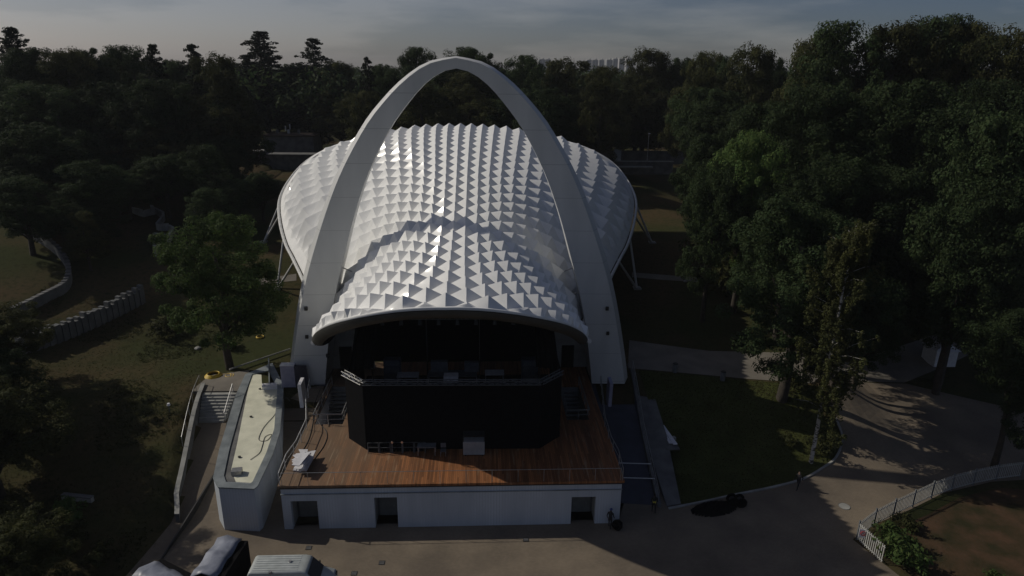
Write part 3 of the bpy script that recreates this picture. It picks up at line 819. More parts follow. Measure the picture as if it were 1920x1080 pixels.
for xx in (.72, 2.38):
    for yy in (47.55, 48.25): mbx.tube([(xx, yy, Z1 + 1.3), (xx, yy, Z1 + 1.85)], .03, 5)
mbx.box((1.55, 47.9, Z1 + 1.85), (1.75, .8, .05)); mbx.build('rack', cable_m, t)
for xx in (.85, 2.25): MB().tube([(xx, 47.52, Z1 + .08), (xx, 47.6, Z1 + .08)], .08, 10).build('castor', tyre_m, t)
# heap of triangular panels on the front left corner
t = thing('panel_stack', (-11.9, 46.3, Z1), 'untidy heap of white triangular panels on the front left deck corner', 'panels')
prs = random.Random(3)
for k in range(13):
    w_, l_ = prs.uniform(.9, 1.35), prs.uniform(1.3, 2.1)
    cx_, cy_ = -12.0 + prs.uniform(-.25, .35), 46.3 + prs.uniform(-.6, .6); a_ = R(72 + prs.uniform(-22, 22)); z_ = Z1 + .05 + k * .075
    tri = [(-l_ / 2, -w_ / 2), (l_ / 2, -w_ / 2 * prs.uniform(.2, 1)), (prs.uniform(-.2, l_ / 2), w_ / 2)] if k % 3 else [(-l_ / 2, -w_ / 3), (l_ / 2, -w_ / 3), (l_ / 2, w_ / 3), (-l_ / 2, w_ / 3)]
    pl = [(cx_ + p[0] * math.cos(a_) - p[1] * math.sin(a_), cy_ + p[0] * math.sin(a_) + p[1] * math.cos(a_)) for p in tri]
    dz = [prs.uniform(0, .09) for _ in pl]
    MB().prism(pl, [z_ + d for d in dz], [z_ + .05 + d for d in dz]).build('panel', white_slab, t)
# cables lying on the planks
def cable(pts, r, m, name, label, cat='cable', parent=None):
    return MB().tube(smooth_curve(pts, 8), r, 6).build(name, m, parent, smooth=60, label=label, cat=cat)
cable([(-12.7, 47.3, Z1 + .03), (-12.45, 50, Z1 + .03), (-12.75, 53, Z1 + .03), (-13.4, 56.5, Z1 + .03), (-13.6, 60, Z1 + .03)], .03, cable_m, 'cable', 'black cable along the left deck edge beside the railing')
cable([(-11.3, 47.2, Z1 + .03), (-10.95, 49.5, Z1 + .03), (-11.2, 51.5, Z1 + .03), (-12.55, 54, Z1 + .03), (-12.8, 58, Z1 + .03)], .03, cable_m, 'cable', 'black cable running from the white panel heap past the stair opening')
# boards and slabs by the arch feet
t = thing('arch_foot_box', (-16.7, 61.0, Z1), 'lilac grey boxed casing against the left arch foot', 'casing')
MB().box((-16.75, 60.55, Z1 + 1.15), (1.35, .7, 2.3)).build('casing', lilac, t, bevel=.02)
MB().box((-16.75, 60.55, Z1 + 2.33), (1.4, .75, .06)).build('casing_cap', white_slab, t)
MB().prism([(-16.0, 60.1), (-14.85, 60.1), (-14.85, 60.25), (-16.0, 60.25)], Z1, Z1 + 2.35).build('navy_board', navy, label='upright navy board leaning on the left arch leg', cat='board')
MB().box((-14.45, 56.6, Z1 + 1.25), (.34, 1.3, 2.5), rx=R(4)).build('upright_slab', white_slab, label='tall white upright slab at the left deck edge', cat='slab', bevel=.03)
MB().box((14.25, 56.2, Z1 + 1.25), (.32, 1.3, 2.5), rx=R(4)).build('upright_slab', lilac, label='tall lilac grey upright slab at the right deck edge', cat='slab', bevel=.03)
MB().box((13.95, 61.05, Z1 + .95), (.35, .25, .6)).build('junction_box', cable_m, label='small dark junction box at the base of the right arch leg', cat='box', bevel=.02)
t = thing('side_room', (-13, 64.5, Z1), 'dark recessed room wall between left arch leg and stage box', 'wall')
MB().box((-11.3, 64.6, Z1 + 2.2), (4.6, .3, 4.4)).build('wall_panel', conc, t)
MB().box((-11.9, 64.4, Z1 + 1.25), (1.3, .1, 2.5)).build('door', dark_int, t)
t = thing('side_room', (11.2, 64.5, Z1), 'dark recessed room wall between right arch leg and stage box', 'wall')
MB().box((11.3, 64.6, Z1 + 2.2), (4.6, .3, 4.4)).build('wall_panel', conc, t)
MB().box((11.3, 64.4, Z1 + 1.25), (1.3, .1, 2.5)).build('door', dark_int, t)

# ------------------------------------------------------------------ annex with parapet roof
AH = 3.9
def CP_(pts, z): return [tuple(G(281 + cx / 2.047, 637 + cy / 2.047, z)[:2]) for cx, cy in pts]
AO = CP_([(262, 566), (400, 572), (414, 560), (472, 440), (500, 350), (514, 175), (470, 88), (366, 132), (330, 210), (266, 420), (242, 530)], AH)
AI = CP_([(292, 545), (385, 552), (394, 545), (448, 430), (477, 342), (489, 186), (455, 118), (392, 132), (362, 215), (305, 420), (284, 520)], AH)
AM = CP_([(330, 546), (388, 550), (398, 540), (450, 430), (479, 340), (489, 188), (431, 190), (428, 134), (392, 132), (372, 215), (335, 400), (312, 500)], AH - .1)
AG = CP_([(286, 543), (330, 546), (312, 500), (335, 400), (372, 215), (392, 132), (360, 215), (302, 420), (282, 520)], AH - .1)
annex = thing('annex', (-17, 52, 0), 'low wedge shaped annex with zinc parapet and cream flat roof left of the stage', 'building')
def ringprism(o, i, z0, z1):
    mb = MB(); n = len(o)
    for z in (z0, z1):
        mb.v += [(p[0], p[1], z) for p in o] + [(p[0], p[1], z) for p in i]
    for k in range(n):
        j = (k + 1) % n
        mb.f += [(k, j, 2 * n + j, 2 * n + k), (n + j, n + k, 3 * n + k, 3 * n + j), (2 * n + k, 2 * n + j, 3 * n + j, 3 * n + k), (j, k, n + k, n + j)]
    return mb
sc_ = lambda P, k: [((p[0] + 17.5) * k - 17.5, (p[1] - 53) * k + 53) for p in P]
AF = [(-15.6, 44.3), (-18.0, 44.1)]
MB().prism(sc_(AO, .992), -.1, AH - .12).build('annex_wall', wall_rib, annex)
ringprism(AO, AI, AH - .11, AH).build('coping', coping, annex)
MB().prism(sc_(AI, 1.003), AH - .12, AH - .10).build('roof_gutter', dconc, annex) if 0 else None
ringprism(sc_(AI, 1.004), sc_(AI, .998), AH - .5, AH - .11).build('parapet_inner', coping, annex) if 0 else None
MB().prism(AM, AH - .118, AH - .085).build('roof_membrane', membrane_y, annex)
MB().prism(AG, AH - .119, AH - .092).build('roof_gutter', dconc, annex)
MB().box((-16.8, 45.6, AH + .13), (.75, .6, .35), R(8)).build('roof_vent', grey_metal, annex)
MB().prism(CP_([(431, 178), (489, 174), (489, 186), (431, 190)], AH), AH - .1, AH + .28).build('roof_kerb', white_slab, annex)
MB().prism(CP_([(457, 172), (461, 172), (461, 100), (457, 100)], AH), AH - .1, [AH + .25, AH + .25, AH + .9, AH + .9]).build('roof_screen', coping, annex)
MB().box((-15.2, 48.3, 2.3), (.12, .5, .4)).build('wall_vent', cable_m, annex)
for k, (x, y) in enumerate(((-17.4, 47.9), (-18.6, 54.5), (-19.5, 60.0))): MB().tube([(x, y, AH - .05), (x, y, AH + .02)], .12, 10).build('roof_drain', cable_m, annex)
cable([(-15.9, 57.5, AH - .05), (-16.6, 58.2, AH - .05), (-16.9, 56.9, AH - .05), (-16.6, 55.0, AH - .05), (-16.9, 52.6, AH - .05), (-16.7, 50.6, AH - .05), (-16.0, 50.4, AH - .05), (-15.85, 51.4, AH - .05), (-16.3, 51.0, AH - .05), (-16.1, 49.6, AH - .05), (-16.0, 48.5, AH - .05), (-16.4, 47.5, AH - .05)], .022, cable_m, 'cable', 'thin dark cable curling over the cream annex roof')

# stair and yard left of the annex
st = thing('stair', (-23.2, 58.5, 0), 'flight of concrete steps between the annex and the retaining wall', 'stair')
for k in range(9):
    y = 56.3 + k * .32; wl = WALLX(y) + .2
    MB().prism([(wl, y), (-21.4 + (k - 9) * .05, y), (-21.4 + (k - 9) * .05, y + .42), (wl, y + .42)], -.1, 2.3 + .176 * (k + 1)).build('step', conc, st)
MB().prism([(-26.0, 59.6), (-20.9, 59.6), (-21.9, 64.3), (-25.5, 63.2)], 3.0, 3.88).build('landing', path_m, st)
rail([Vector((-21.7, 56.3, 2.35)), Vector((-21.8, 59.3, 3.85))], 3, 'r', parent=st, r=.03, h=.95)
wl = thing('retaining_wall', (-24, 53, 0), 'long low concrete retaining wall with pale coping beside the sunken yard', 'wall')
N = 16; Pw = []
for k in range(N + 1):
    y = 44.8 + (61.0 - 44.8) * k / N; x = WALLX(y) + (0.5 * ss((47.5 - y) / 3))
    Pw.append((x, y, max(.75, zt(x - 1.2, y) + .12)))
mb = MB(); mc = MB()
for a, b in zip(Pw[:-1], Pw[1:]):
    mb.prism([(a[0] - .15, a[1]), (a[0] + .15, a[1]), (b[0] + .15, b[1]), (b[0] - .15, b[1])], -.2, [a[2], a[2], b[2], b[2]])
    mc.prism([(a[0] - .19, a[1]), (a[0] + .19, a[1]), (b[0] + .19, b[1]), (b[0] - .19, b[1])], [a[2] + .005, a[2] + .005, b[2] + .005, b[2] + .005], [a[2] + .075, a[2] + .075, b[2] + .075, b[2] + .075])
mb.build('wall_body', dconc, wl); mc.build('coping', conc, wl)
t = thing('wall_handrail', (-24.3, 55, 2), 'slim steel handrail on top of the retaining wall', 'railing')
rail([Vector((Pw[k][0] - .3, Pw[k][1], Pw[k][2])) for k in range(7, 17)], 6, 'r', parent=t, r=.025, h=.9, mids=())
# grid drain, expansion joint
MB().prism([(-21.0, 40), (-20.9, 40), (-20.2, 52), (-21.5, 56.3), (-21.62, 56.3), (-20.32, 52)], -.1, [.045, .045, zt(-20.2, 52) + .05, zt(-21.5, 56.3) + .05, zt(-21.6, 56.3) + .05, zt(-20.3, 52) + .05]).build('drain_channel', cable_m, label='dark drain channel running down the yard beside the annex', cat='drain')
for k, (x, y) in enumerate([tuple(G(a_, b_, 0)[:2]) for a_, b_ in ((716, 1056), (986, 1013), (664, 1076), (579, 1028))]):
    lb = ('square drain grate on the sunlit paving right of the van, the farther of two', 'square drain grate on the paving in front of the wall centre', 'square drain grate on paving just right of the van nose', 'dark drain grate on shaded paving behind the white van')[k]
    t = thing('drain_grate', (x, y, .03), lb, 'drain grate')
    MB().box((x, y, .045), (.42, .42, .02)).build('frame', cable_m, t)
    g_ = MB()
    for q in range(5): g_.box((x - .14 + q * .07, y, .058), (.03, .3, .01))
    g_.build('grate', grey_metal, t)
p = G(1583, 950, 0)
t = thing('manhole_cover', (p.x, p.y, .03), 'round pale manhole cover in the sunlit paving right of the walker', 'manhole cover')
MB().tube([(p.x, p.y, .03), (p.x, p.y, .05)], .42, 24).build('cover', conc, t)
MB().tube([(p.x + .45 * math.cos(a), p.y + .45 * math.sin(a), .04) for a in np.linspace(0, 2 * math.pi, 25)[:-1]], .025, 5, closed=True).build('frame', dconc, t)

# hose coils, posts on the left lawn
def coil(c, r, n, label, m=yellow, tail=None, name='hose_coil'):
    pts = []
    for k in range(n * 20):
        a = k / 20 * 2 * math.pi; rr = r * (1 - .06 * (k / 20)); pts.append((c[0] + rr * math.cos(a), c[1] + rr * math.sin(a), c[2] + .04 + .05 * (k // 20)))
    if tail: pts = [tuple(q) for q in tail] + pts
    return MB().tube(pts, .06, 6).build(name, m, smooth=60, label=label, cat='hose')
p = G(400, 704, 3.9); z_ = zt(p.x, p.y)
coil((p.x, p.y, z_), .85, 6, 'yellow hose coiled on the lawn beside the broad tree trunk', tail=smooth_curve([(p.x + 2.0, p.y - .2, z_ + .05), (p.x + 1.9, p.y + .35, z_ + .05), (p.x + 1.3, p.y + .3, z_ + .05), (p.x + 1.3, p.y - .2, z_ + .05), (p.x + 1.8, p.y - .25, z_ + .05), (p.x + 1.5, p.y + .5, z_ + .05), (p.x + .62, p.y + .3, z_ + .05)], 5))
p = G(488, 635, 3.9)
coil((p.x, p.y, zt(p.x, p.y)), .42, 2, 'small yellow hose loop on the lawn behind the left arch leg')
def pebble(px, py, z, label, r=.25, m=conc, name='stone', cat='stone'):
    p = G(px, py, z); bm = bmesh.new(); bmesh.ops.create_icosphere(bm, subdivisions=2, radius=r)
    rr_ = random.Random(px)
    for v in bm.verts: v.co *= rr_.uniform(.85, 1.12); v.co.z *= .6
    me = bpy.data.meshes.new(name); bm.to_mesh(me); bm.free(); me.materials.append(m)
    o = bpy.data.objects.new(name, me); COL.objects.link(o); o.location = (p.x, p.y, zt(p.x, p.y) + r * .3); tag(o, label, cat)
pebble(371, 655, 3.9, 'flat grey stone on the lawn above the hose coil', .35)
t_p = G(322, 795, 2.4)
t = thing('lawn_lamp', (t_p.x, t_p.y, zt(t_p.x, t_p.y)), 'short white topped lawn lamp on the bank left of the retaining wall', 'lamp')
z_ = zt(t_p.x, t_p.y)
MB().tube([(t_p.x, t_p.y, z_), (t_p.x, t_p.y, z_ + .8)], .04, 6).build('post', dk1, t)
MB().tube([(t_p.x, t_p.y, z_ + .8), (t_p.x, t_p.y, z_ + 1.0)], [.16, .12], 10).build('lamp_head', white_slab, t)
# long pole / pipe on the lawn edge towards the arch
a, b = G(430, 690, 4.3), G(544, 652, 4.3)
MB().tube([(a.x, a.y, zt(a.x, a.y) + .35), (b.x, b.y, zt(b.x, b.y) + .35)], .09, 8).build('pipe', conc, label='long pale pipe lying on the lawn towards the left arch foot', cat='pipe')

# ------------------------------------------------------------------ vehicles at the bottom edge
def van(x, y):
    t = thing('van', (x, y, 0), 'white van with ribbed roof parked at the bottom edge of the plaza', 'van')
    wp = mat('van_paint', (.50, .53, .52), (.40, .43, .42), 2, rough=.3, spec=.5)
    # side profile (x forward, z)
    P = [(-2.5, .45), (-2.55, 1.6), (-2.45, 2.28), (-2.3, 2.42), (1.0, 2.42), (1.35, 2.3), (2.05, 1.35), (2.85, 1.05), (2.98, .75), (2.95, .42)]
    mb = MB(); hw = .98; n = len(P)
    for s_ in (-1, 1):
        for (px_, pz) in P:
            k = 1.0 if pz < 1.4 else 1 - .13 * (pz - 1.4) / 1.0
            mb.v.append((x + px_, y + s_ * hw * k, pz))
    mb.f = [tuple(range(n - 1, -1, -1)), tuple(range(n, 2 * n))] + [(k, (k + 1) % n, n + (k + 1) % n, n + k) for k in range(n)]
    body = mb.build('body', wp, t, bevel=.09, smooth=60)
    ribs = MB()
    for k in range(7): ribs.box((x - .7, y - .66 + k * .22, 2.432), (2.9, .06, .025))
    ribs.build('roof_ribs', wp, t)
    MB().add or None
    ws = MB(); ws.add([(x + 1.42, y - .8, 2.2), (x + 1.42, y + .8, 2.2), (x + 2.06, y + .88, 1.4), (x + 2.06, y - .88, 1.4)], [(0, 1, 2, 3)])
    ws.v = [(v[0] + .03, v[1], v[2] + .02) for v in ws.v]; ws.build('windscreen', glass_m, t)
    for s_ in (-1, 1):
        sw = MB(); yy = y + s_ * .965
        sw.add([(x + .35, yy, 1.42), (x + 1.75, yy, 1.42), (x + 1.25, y + s_ * .885, 2.12), (x + .35, y + s_ * .885, 2.12)], [(0, 1, 2, 3) if s_ < 0 else (3, 2, 1, 0)])
        sw.build('side_window', glass_m, t)
        MB().box((x + 1.75, y + s_ * 1.1, 1.5), (.12, .2, .26)).build('mirror', cable_m, t, bevel=.03)
        for wx in (-1.6, 2.0):
            w_ = MB().tube([(x + wx, y + s_ * .80, .34), (x + wx, y + s_ * 1.0, .34)], .34, 18).build('wheel', tyre_m, t)
            MB().tube([(x + wx, y + s_ * .98, .34), (x + wx, y + s_ * 1.015, .34)], .2, 14).build('rim', grey_metal, w_)
        MB().box((x + 2.93, y + s_ * .72, .9), (.12, .32, .18)).build('headlight', glass_m, t, bevel=.03)
    MB().tube([(x + .1, y + .1, 2.42), (x + .1, y + .1, 2.52)], .1, 12).build('roof_vent', grey_metal, t)
    MB().tube([(x - .9, y - .95, 2.43), (x - .9, y - .95, 2.6)], .12, 8).build('beacon', grey_metal, t)
van(-10.75, 37.2)
tarp = mat('silver_tarpaulin', (.26, .28, .34), (.15, .165, .21), 1.4, rough=.4, bump=.6, bscale=1.6, detail=5)
def trailer(x, y, w, l, h, rz, label, tarped=True):
    t = thing('trailer', (x, y, 0), label, 'trailer')
    t.rotation_euler = (0, 0, rz)
    def bx(c, d, name, m, bev=.03):
        o = MB(); o.box(c, d); ob = o.build(name, m, None, bevel=bev); ob.parent = t; return ob
    bx((0, 0, h * .55), (w, l, h * .75), 'cargo_box', black_cloth)
    bx((0, 0, .42), (w * .9, l * 1.05, .15), 'chassis', cable_m)
    for sx in (-1, 1):
        w_ = MB().tube([(sx * w * .42, 0, .36), (sx * w * .56, 0, .36)], .36, 16).build('wheel', tyre_m, None); w_.parent = t
        r_ = MB().tube([(sx * w * .54, 0, .36), (sx * w * .575, 0, .36)], .2, 12).build('rim', grey_metal, None); r_.parent = w_
    if tarped:
        mb = MB(); nn = 7
        for j in range(nn + 1):
            yy = -l * .48 + l * .96 * j / nn
            for i, xx in enumerate((-.5, -.18, .12, .3)):
                mb.v.append((xx * w, yy + (.12 if i % 2 else -.06), h * .93 + .14 + .10 * math.sin(j * 1.9 + i) + (.12 if i in (1, 2) else 0)))
        for j in range(nn):
            for i in range(3): mb.f.append((j * 4 + i, j * 4 + i + 1, (j + 1) * 4 + i + 1, (j + 1) * 4 + i))
        o = mb.build('tarpaulin', tarp, None, smooth=60); o.parent = t
        s_ = o.modifiers.new('thick', 'SOLIDIFY'); s_.thickness = .08
trailer(-15.2, 37.3, 2.1, 3.8, 3.0, R(-6), 'black trailer with crumpled silver sheet on top beside the van')
trailer(-18.7, 36.6, 2.3, 3.6, 2.1, R(60), 'low dark trailer with pale crumpled cover at the bottom left')
MB().box((-13.1, 36.4, .6), (1.0, 1.6, 1.2), R(8)).build('blue_container', mat('blue_plastic', (.03, .05, .12), (.02, .035, .09), 2, rough=.5), label='dark blue container wedged between trailer and white van', cat='container', bevel=.06)

# ------------------------------------------------------------------ right side furniture
p = G(1240, 810, 1.6)
t = thing('slab_pallet', (p.x, p.y, zt(p.x, p.y)), 'pallet with long white slabs on the strip right of the ramp', 'pallet')
z_ = zt(p.x, p.y) + .12
MB().box((19.35, 55.6, z_), (1.2, 7.0, .14), R(3)).build('pallet_base', dconc, t)
for k in range(3): MB().box((19.1 + k * .22, 55.9 - k * .3, z_ + .14 + k * .07), (.38, 5.6, .09), R(2 + 2 * k)).build('slab', white_slab, t)
for k, (px, py, la) in enumerate(((1263, 808, 'small pale paving block on the dark lawn beside the slab pallet'), (1282, 562, 'small pale block on the far lawn right of the roof'))):
    p = G(px, py, 2 if k == 0 else 4); MB().box((p.x, p.y, zt(p.x, p.y) + .15), (.5, .35, .25), .3).build('paving_block', conc, label=la, cat='block', bevel=.02)
# heap of dark gear at the lawn kerb
p = G(1345, 958, 0)
t = thing('tarpaulin_heap', (p.x, p.y, 0), 'dark tarpaulin heap with cable drums on the plaza at the lawn kerb', 'heap')
mb = MB(); N = 18
for j in range(N + 1):
    for i in range(N + 1):
        u, v = i / N * 2 - 1, j / N * 2 - 1; rr_ = max(0, 1 - (u * u + v * v)) ** .5
        mb.v.append((p.x - .2 + u * 2.0, p.y + .2 + v * .9 + u * .35, .02 + rr_ * (.35 + .12 * math.sin(i * 1.7 + j) + .1 * math.sin(j * 2.3 - i * .8))))
mb.f = [(j * (N + 1) + i, j * (N + 1) + i + 1, (j + 1) * (N + 1) + i + 1, (j + 1) * (N + 1) + i) for j in range(N) for i in range(N) if math.hypot((i + .5) / N * 2 - 1, (j + .5) / N * 2 - 1) < 1]
mb.build('tarpaulin', black_cloth, t, smooth=70)
for k in range(2):
    x_ = p.x + 1.5 + k * .6; y_ = p.y + .75 - k * .1
    d_ = MB().tube([(x_, y_ - .3, .45), (x_, y_ + .3, .45)], .22, 16).build('cable_drum', cable_m, t)
    for s_ in (-.32, .32): MB().tube([(x_, y_ + s_ - .03, .45), (x_, y_ + s_ + .03, .45)], .45, 18).build('flange', black_cloth, d_)
# bollards at the path
for k, (px, py) in enumerate(((1265, 697), (1355, 709))):
    p = G(px, py, 3.8); z_ = zt(p.x, p.y)
    t = thing('litter_bin', (p.x, p.y, z_), ('dark cylindrical litter bin on the path nearest the right arch foot', 'dark cylindrical litter bin on the path edge under the oak')[k], 'litter bin', 'litter bins along the side path')
    MB().tube([(p.x, p.y, z_), (p.x, p.y, z_ + .95)], .26, 14).build('bin_body', dk1, t); MB().tube([(p.x, p.y, z_ + .95), (p.x, p.y, z_ + 1.05)], [.29, .2], 14).build('lid', cable_m, t)
# picket fence with sign
FP = smooth_curve([(30.9, 41.3, 0), (33.3, 42.9, 0), (36.9, 44.7, 0), (41.6, 46.9, 0), (46.6, 48.4, 0), (50, 49, 0)], 10)
pick_m = mat('fence_paint', (.40, .40, .38), (.32, .32, .30), 3, rough=.6)
fen = thing('picket_fence', (38, 45, 0), 'curved pale picket fence between the plaza and the bare soil bed', 'fence')
L = [0]
for a, b in zip(FP[:-1], FP[1:]): L.append(L[-1] + (b - a).length)
def fp(t_): return Vector([float(np.interp(t_, L, [q[c] for q in FP])) for c in range(3)])
n_bay = 8; bay = L[-1] / n_bay
for k in range(n_bay):
    pk = MB(); a, b = fp(k * bay), fp((k + 1) * bay); npk = 13
    for q in range(npk):
        c = a.lerp(b, (q + .5) / npk); z_ = zt(c.x, c.y)
        pk.box((c.x, c.y, z_ + .88), (.08, .03, 1.45), math.atan2(b.y - a.y, b.x - a.x))
    pk.build('picket_panel', pick_m, fen)
    rl = MB(); dz = Vector((0, 0, 1))
    for h in (.3, 1.45): rl.beam(a + dz * h + (b - a).normalized().cross(dz) * .045, b + dz * h + (b - a).normalized().cross(dz) * .045, .035, .06)
    rl.build('rail', pick_m, fen)
for k in range(n_bay + 1):
    c = fp(k * bay); MB().box((c.x, c.y, zt(c.x, c.y) + .85), (.1, .1, 1.75)).build('post', dk1, fen)
# return of the fence towards the camera, with the round sign
c0 = FP[0]
r0, r1 = Vector((30.85, 41.2, 0)), Vector((31.3, 38.6, 0))
gt = thing('gate_panel', (r0.x, r0.y, 0), 'short end panel of pale pickets carrying a round red prohibition sign', 'gate')
pk = MB()
for q in range(14):
    c = r0.lerp(r1, (q + .5) / 14); pk.box((c.x, c.y, .88), (.03, .08, 1.45), .17)
pk.build('picket_panel', pick_m, gt)
rl = MB()
for h in (.3, 1.45): rl.beam(r0 + Vector((0, 0, h)), r1 + Vector((0, 0, h)), .035, .06)
rl.build('rail', pick_m, gt)
sg = thing('sign', (30.75, 40.75, .9), 'round white prohibition sign with red ring on the fence end', 'sign')
sn = Vector((-.25, -1, 0)).normalized()
MB().box((30.82, 40.62, 1.1), (.55, .02, .75), R(-14)).build('sign_board', white_slab, sg)
cc = Vector((30.80, 40.55, 1.15)); ux = Vector((math.cos(R(-14)), math.sin(R(-14)), 0))
MB().tube([cc + ux * (.17 * math.cos(a)) + Vector((0, 0, .17 * math.sin(a))) for a in np.linspace(0, 2 * math.pi, 25)[:-1]], .028, 6, closed=True).build('red_ring', redm, sg)
MB().beam(cc + ux * .12 + Vector((0, 0, -.12)), cc - ux * .12 + Vector((0, 0, .12)), .03, .03).build('red_bar', redm, sg)

# ------------------------------------------------------------------ people
def person(loc, yaw, label, top, legs, skin=(.30, .19, .14), hair=(.03, .02, .015), stride=.28, vest=None, lean=0.0, helmet=None):
    t = thing('person', loc, label, 'person')
    V = []; Ed = []; Rr = []
    def add(p, r, par=None):
        V.append(p); Rr.append(r)
        if par is not None: Ed.append((par, len(V) - 1))
        return len(V) - 1
    s = stride
    pel = add((0, 0, .93), .135); sp = add((0, -.02 - lean * .2, 1.12), .125, pel); ch = add((0, -.04 - lean * .5, 1.34), .14, sp)
    nk = add((0, -.04 - lean * .6, 1.49), .06, ch); hd = add((0, -.06 - lean * .7, 1.58), .085, nk); add((0, -.07 - lean * .75, 1.69), .088, hd)
    hd2 = len(V) - 1; add((0, -.06 - lean * .75, 1.74), .06, hd2); add((0, -.155 - lean * .7, 1.61), .022, hd)
    for sx in (-1, 1):
        hp = add((sx * .10, 0, .88), .10, pel); kn = add((sx * .11, -sx * s * .45 - .03, .50), .062, hp); an = add((sx * .11, -sx * s * .75 + .06, .09), .042, kn); add((sx * .12, -sx * s * .75 - .12, .035), .038, an)
        sh = add((sx * .19, -.03 - lean * .5, 1.40), .062, ch); el = add((sx * .25, .04 + sx * s * .25, 1.14), .045, sh); wr = add((sx * .25, -.12 + sx * s * .5, .93), .031, el)
        hn = add((sx * .25, -.15 + sx * s * .55, .87), .032, wr)
        for q in range(4): add((sx * .25 + (q - 1.5) * .014, -.18 + sx * s * .6, .79 + .008 * abs(q - 1.5)), .0085, hn)
        add((sx * .22, -.19 + sx * s * .55, .85), .010, hn)
    me = bpy.data.meshes.new('body'); me.from_pydata(V, Ed, [])
    o = bpy.data.objects.new('body', me); COL.objects.link(o)
    sk = o.modifiers.new('skin', 'SKIN'); sub = o.modifiers.new('sub', 'SUBSURF'); sub.levels = 1; sub.render_levels = 1
    for i, r in enumerate(Rr): me.skin_vertices[0].data[i].radius = (r, r)
    me.skin_vertices[0].data[0].use_root = True
    dg = bpy.context.evaluated_depsgraph_get(); ev = o.evaluated_get(dg); m2 = bpy.data.meshes.new_from_object(ev)
    bpy.data.objects.remove(o)
    key = '%.3f_%.3f_%.3f' % top
    ms = [mat('clothes_' + key, top, tuple(x * .7 for x in top), 6, rough=.9), mat('trousers_%.3f' % legs[2], legs, None, 6, rough=.9), mat('skin', skin, None, 8, rough=.6), mat('hair', hair, None, 8, rough=.8), mat('shoes', (.03, .03, .03), None, 5)]
    if vest: ms.append(mat('vest_band', vest, None, 4, rough=.7))
    for m in ms: m2.materials.append(m)
    for p in m2.polygons:
        c = p.center; p.use_smooth = True
        k = 0
        if c.z < .95 and abs(c.x) < .2: k = 1
        if c.z < .08: k = 4
        if c.z > 1.5: k = 2
        if c.z > 1.68 or (c.z > 1.55 and c.y > -.03): k = 3
        if abs(c.x) > .2 and c.z < .92: k = 2
        if vest and 1.02 < c.z < 1.2 and abs(c.x) < .2: k = 5
        p.material_index = k
    b = bpy.data.objects.new('body', m2); COL.objects.link(b); b.parent = t
    t.rotation_euler = (0, 0, yaw)
    if helmet:
        MBh = MB(); n = 12
        for j in range(5):
            w = j / 4 * math.pi / 2
            for i in range(n): MBh.v.append((.125 * math.cos(w) * math.cos(2 * math.pi * i / n), -.06 + .135 * math.cos(w) * math.sin(2 * math.pi * i / n), 1.70 + .10 * math.sin(w)))
        for j in range(4):
            for i in range(n): MBh.f.append((j * n + i, j * n + (i + 1) % n, (j + 1) * n + (i + 1) % n, (j + 1) * n + i))
        h = MBh.build('helmet', mat('helmet_%.2f' % helmet[2], helmet, None, 3, rough=.4), None, smooth=True); h.parent = t
    return t
p = G(1495, 917, 0); person((p.x, p.y, .03), R(-55), 'person in dark clothes walking across the sunlit paving by the lawn kerb', (.02, .02, .022), (.018, .018, .02), stride=.42)
p = G(1143, 991, 0); person((p.x, p.y, .03), R(150), 'person in dark clothes and blue cap standing at the right end of the front wall', (.02, .02, .022), (.015, .015, .02), stride=.2, helmet=(.03, .06, .2))
p = G(1157, 992, 0)
t = thing('waste_bag', (p.x, p.y, .03), 'black bulging waste sack by the standing person at the wall corner', 'bag')
bm = bmesh.new(); bmesh.ops.create_icosphere(bm, subdivisions=3, radius=.42)
for v in bm.verts:
    v.co *= 1 + .10 * math.sin(v.co.x * 14 + v.co.y * 9) * math.cos(v.co.z * 11)
    if v.co.z > .2: v.co.x *= .7; v.co.y *= .7; v.co.z *= 1.15
me = bpy.data.meshes.new('sack'); bm.to_mesh(me); bm.free(); me.materials.append(black_cloth)
o = bpy.data.objects.new('sack', me); COL.objects.link(o); o.parent = t; o.location = (0, 0, .36)
p = G(1225, 962, 0); person((p.x, p.y, .03), R(170), 'worker in dark clothes with yellow waistband at the foot of the ramp', (.02, .022, .02), (.015, .016, .016), stride=.12, vest=(.6, .5, .06))

# ------------------------------------------------------------------ left: palisade of concrete blocks, terraces
pal_m = mat('palisade_concrete', (.12, .125, .125), (.08, .085, .085), .8, rough=.9, bump=.2, bscale=5, detail=8)  # concrete darkened, the shade on the palisade is put into its colour
pal = thing('block_palisade', (-36, 80, 4), 'long stepped palisade of upright concrete blocks in the dark lawn at left', 'wall')
a, b = GT(38, 668), GT(272, 566)
def pal_pt(t_): return a.lerp(b, t_) + Vector((0, 0, 0))
pr = random.Random(5); N = 40
for k in range(N):
    c = pal_pt((k + .5) / N); off = .18 * (k % 2) ; z_ = zt(c.x, c.y)
    d_ = (b - a).normalized(); n_ = Vector((-d_.y, d_.x, 0)); c = c + n_ * off
    h = 1.9 + .35 * pr.random() + .25 * (k % 2)
    MB().box((c.x, c.y, z_ + h / 2 - .2), ((b - a).length / N * 1.0 - .02, .6 + .1 * (k % 2), h), math.atan2(d_.y, d_.x)).build('block', pal_m, pal)
t = thing('terrace_wall', (-50, 95, 4), 'curved dark stone terrace wall enclosing a planted bed far left', 'wall')
TW = smooth_curve([GT(*q) for q in ((-40, 405), (40, 437), (98, 470), (128, 505), (128, 545), (85, 570), (20, 600))], 6)
mb = MB(); mc = MB()
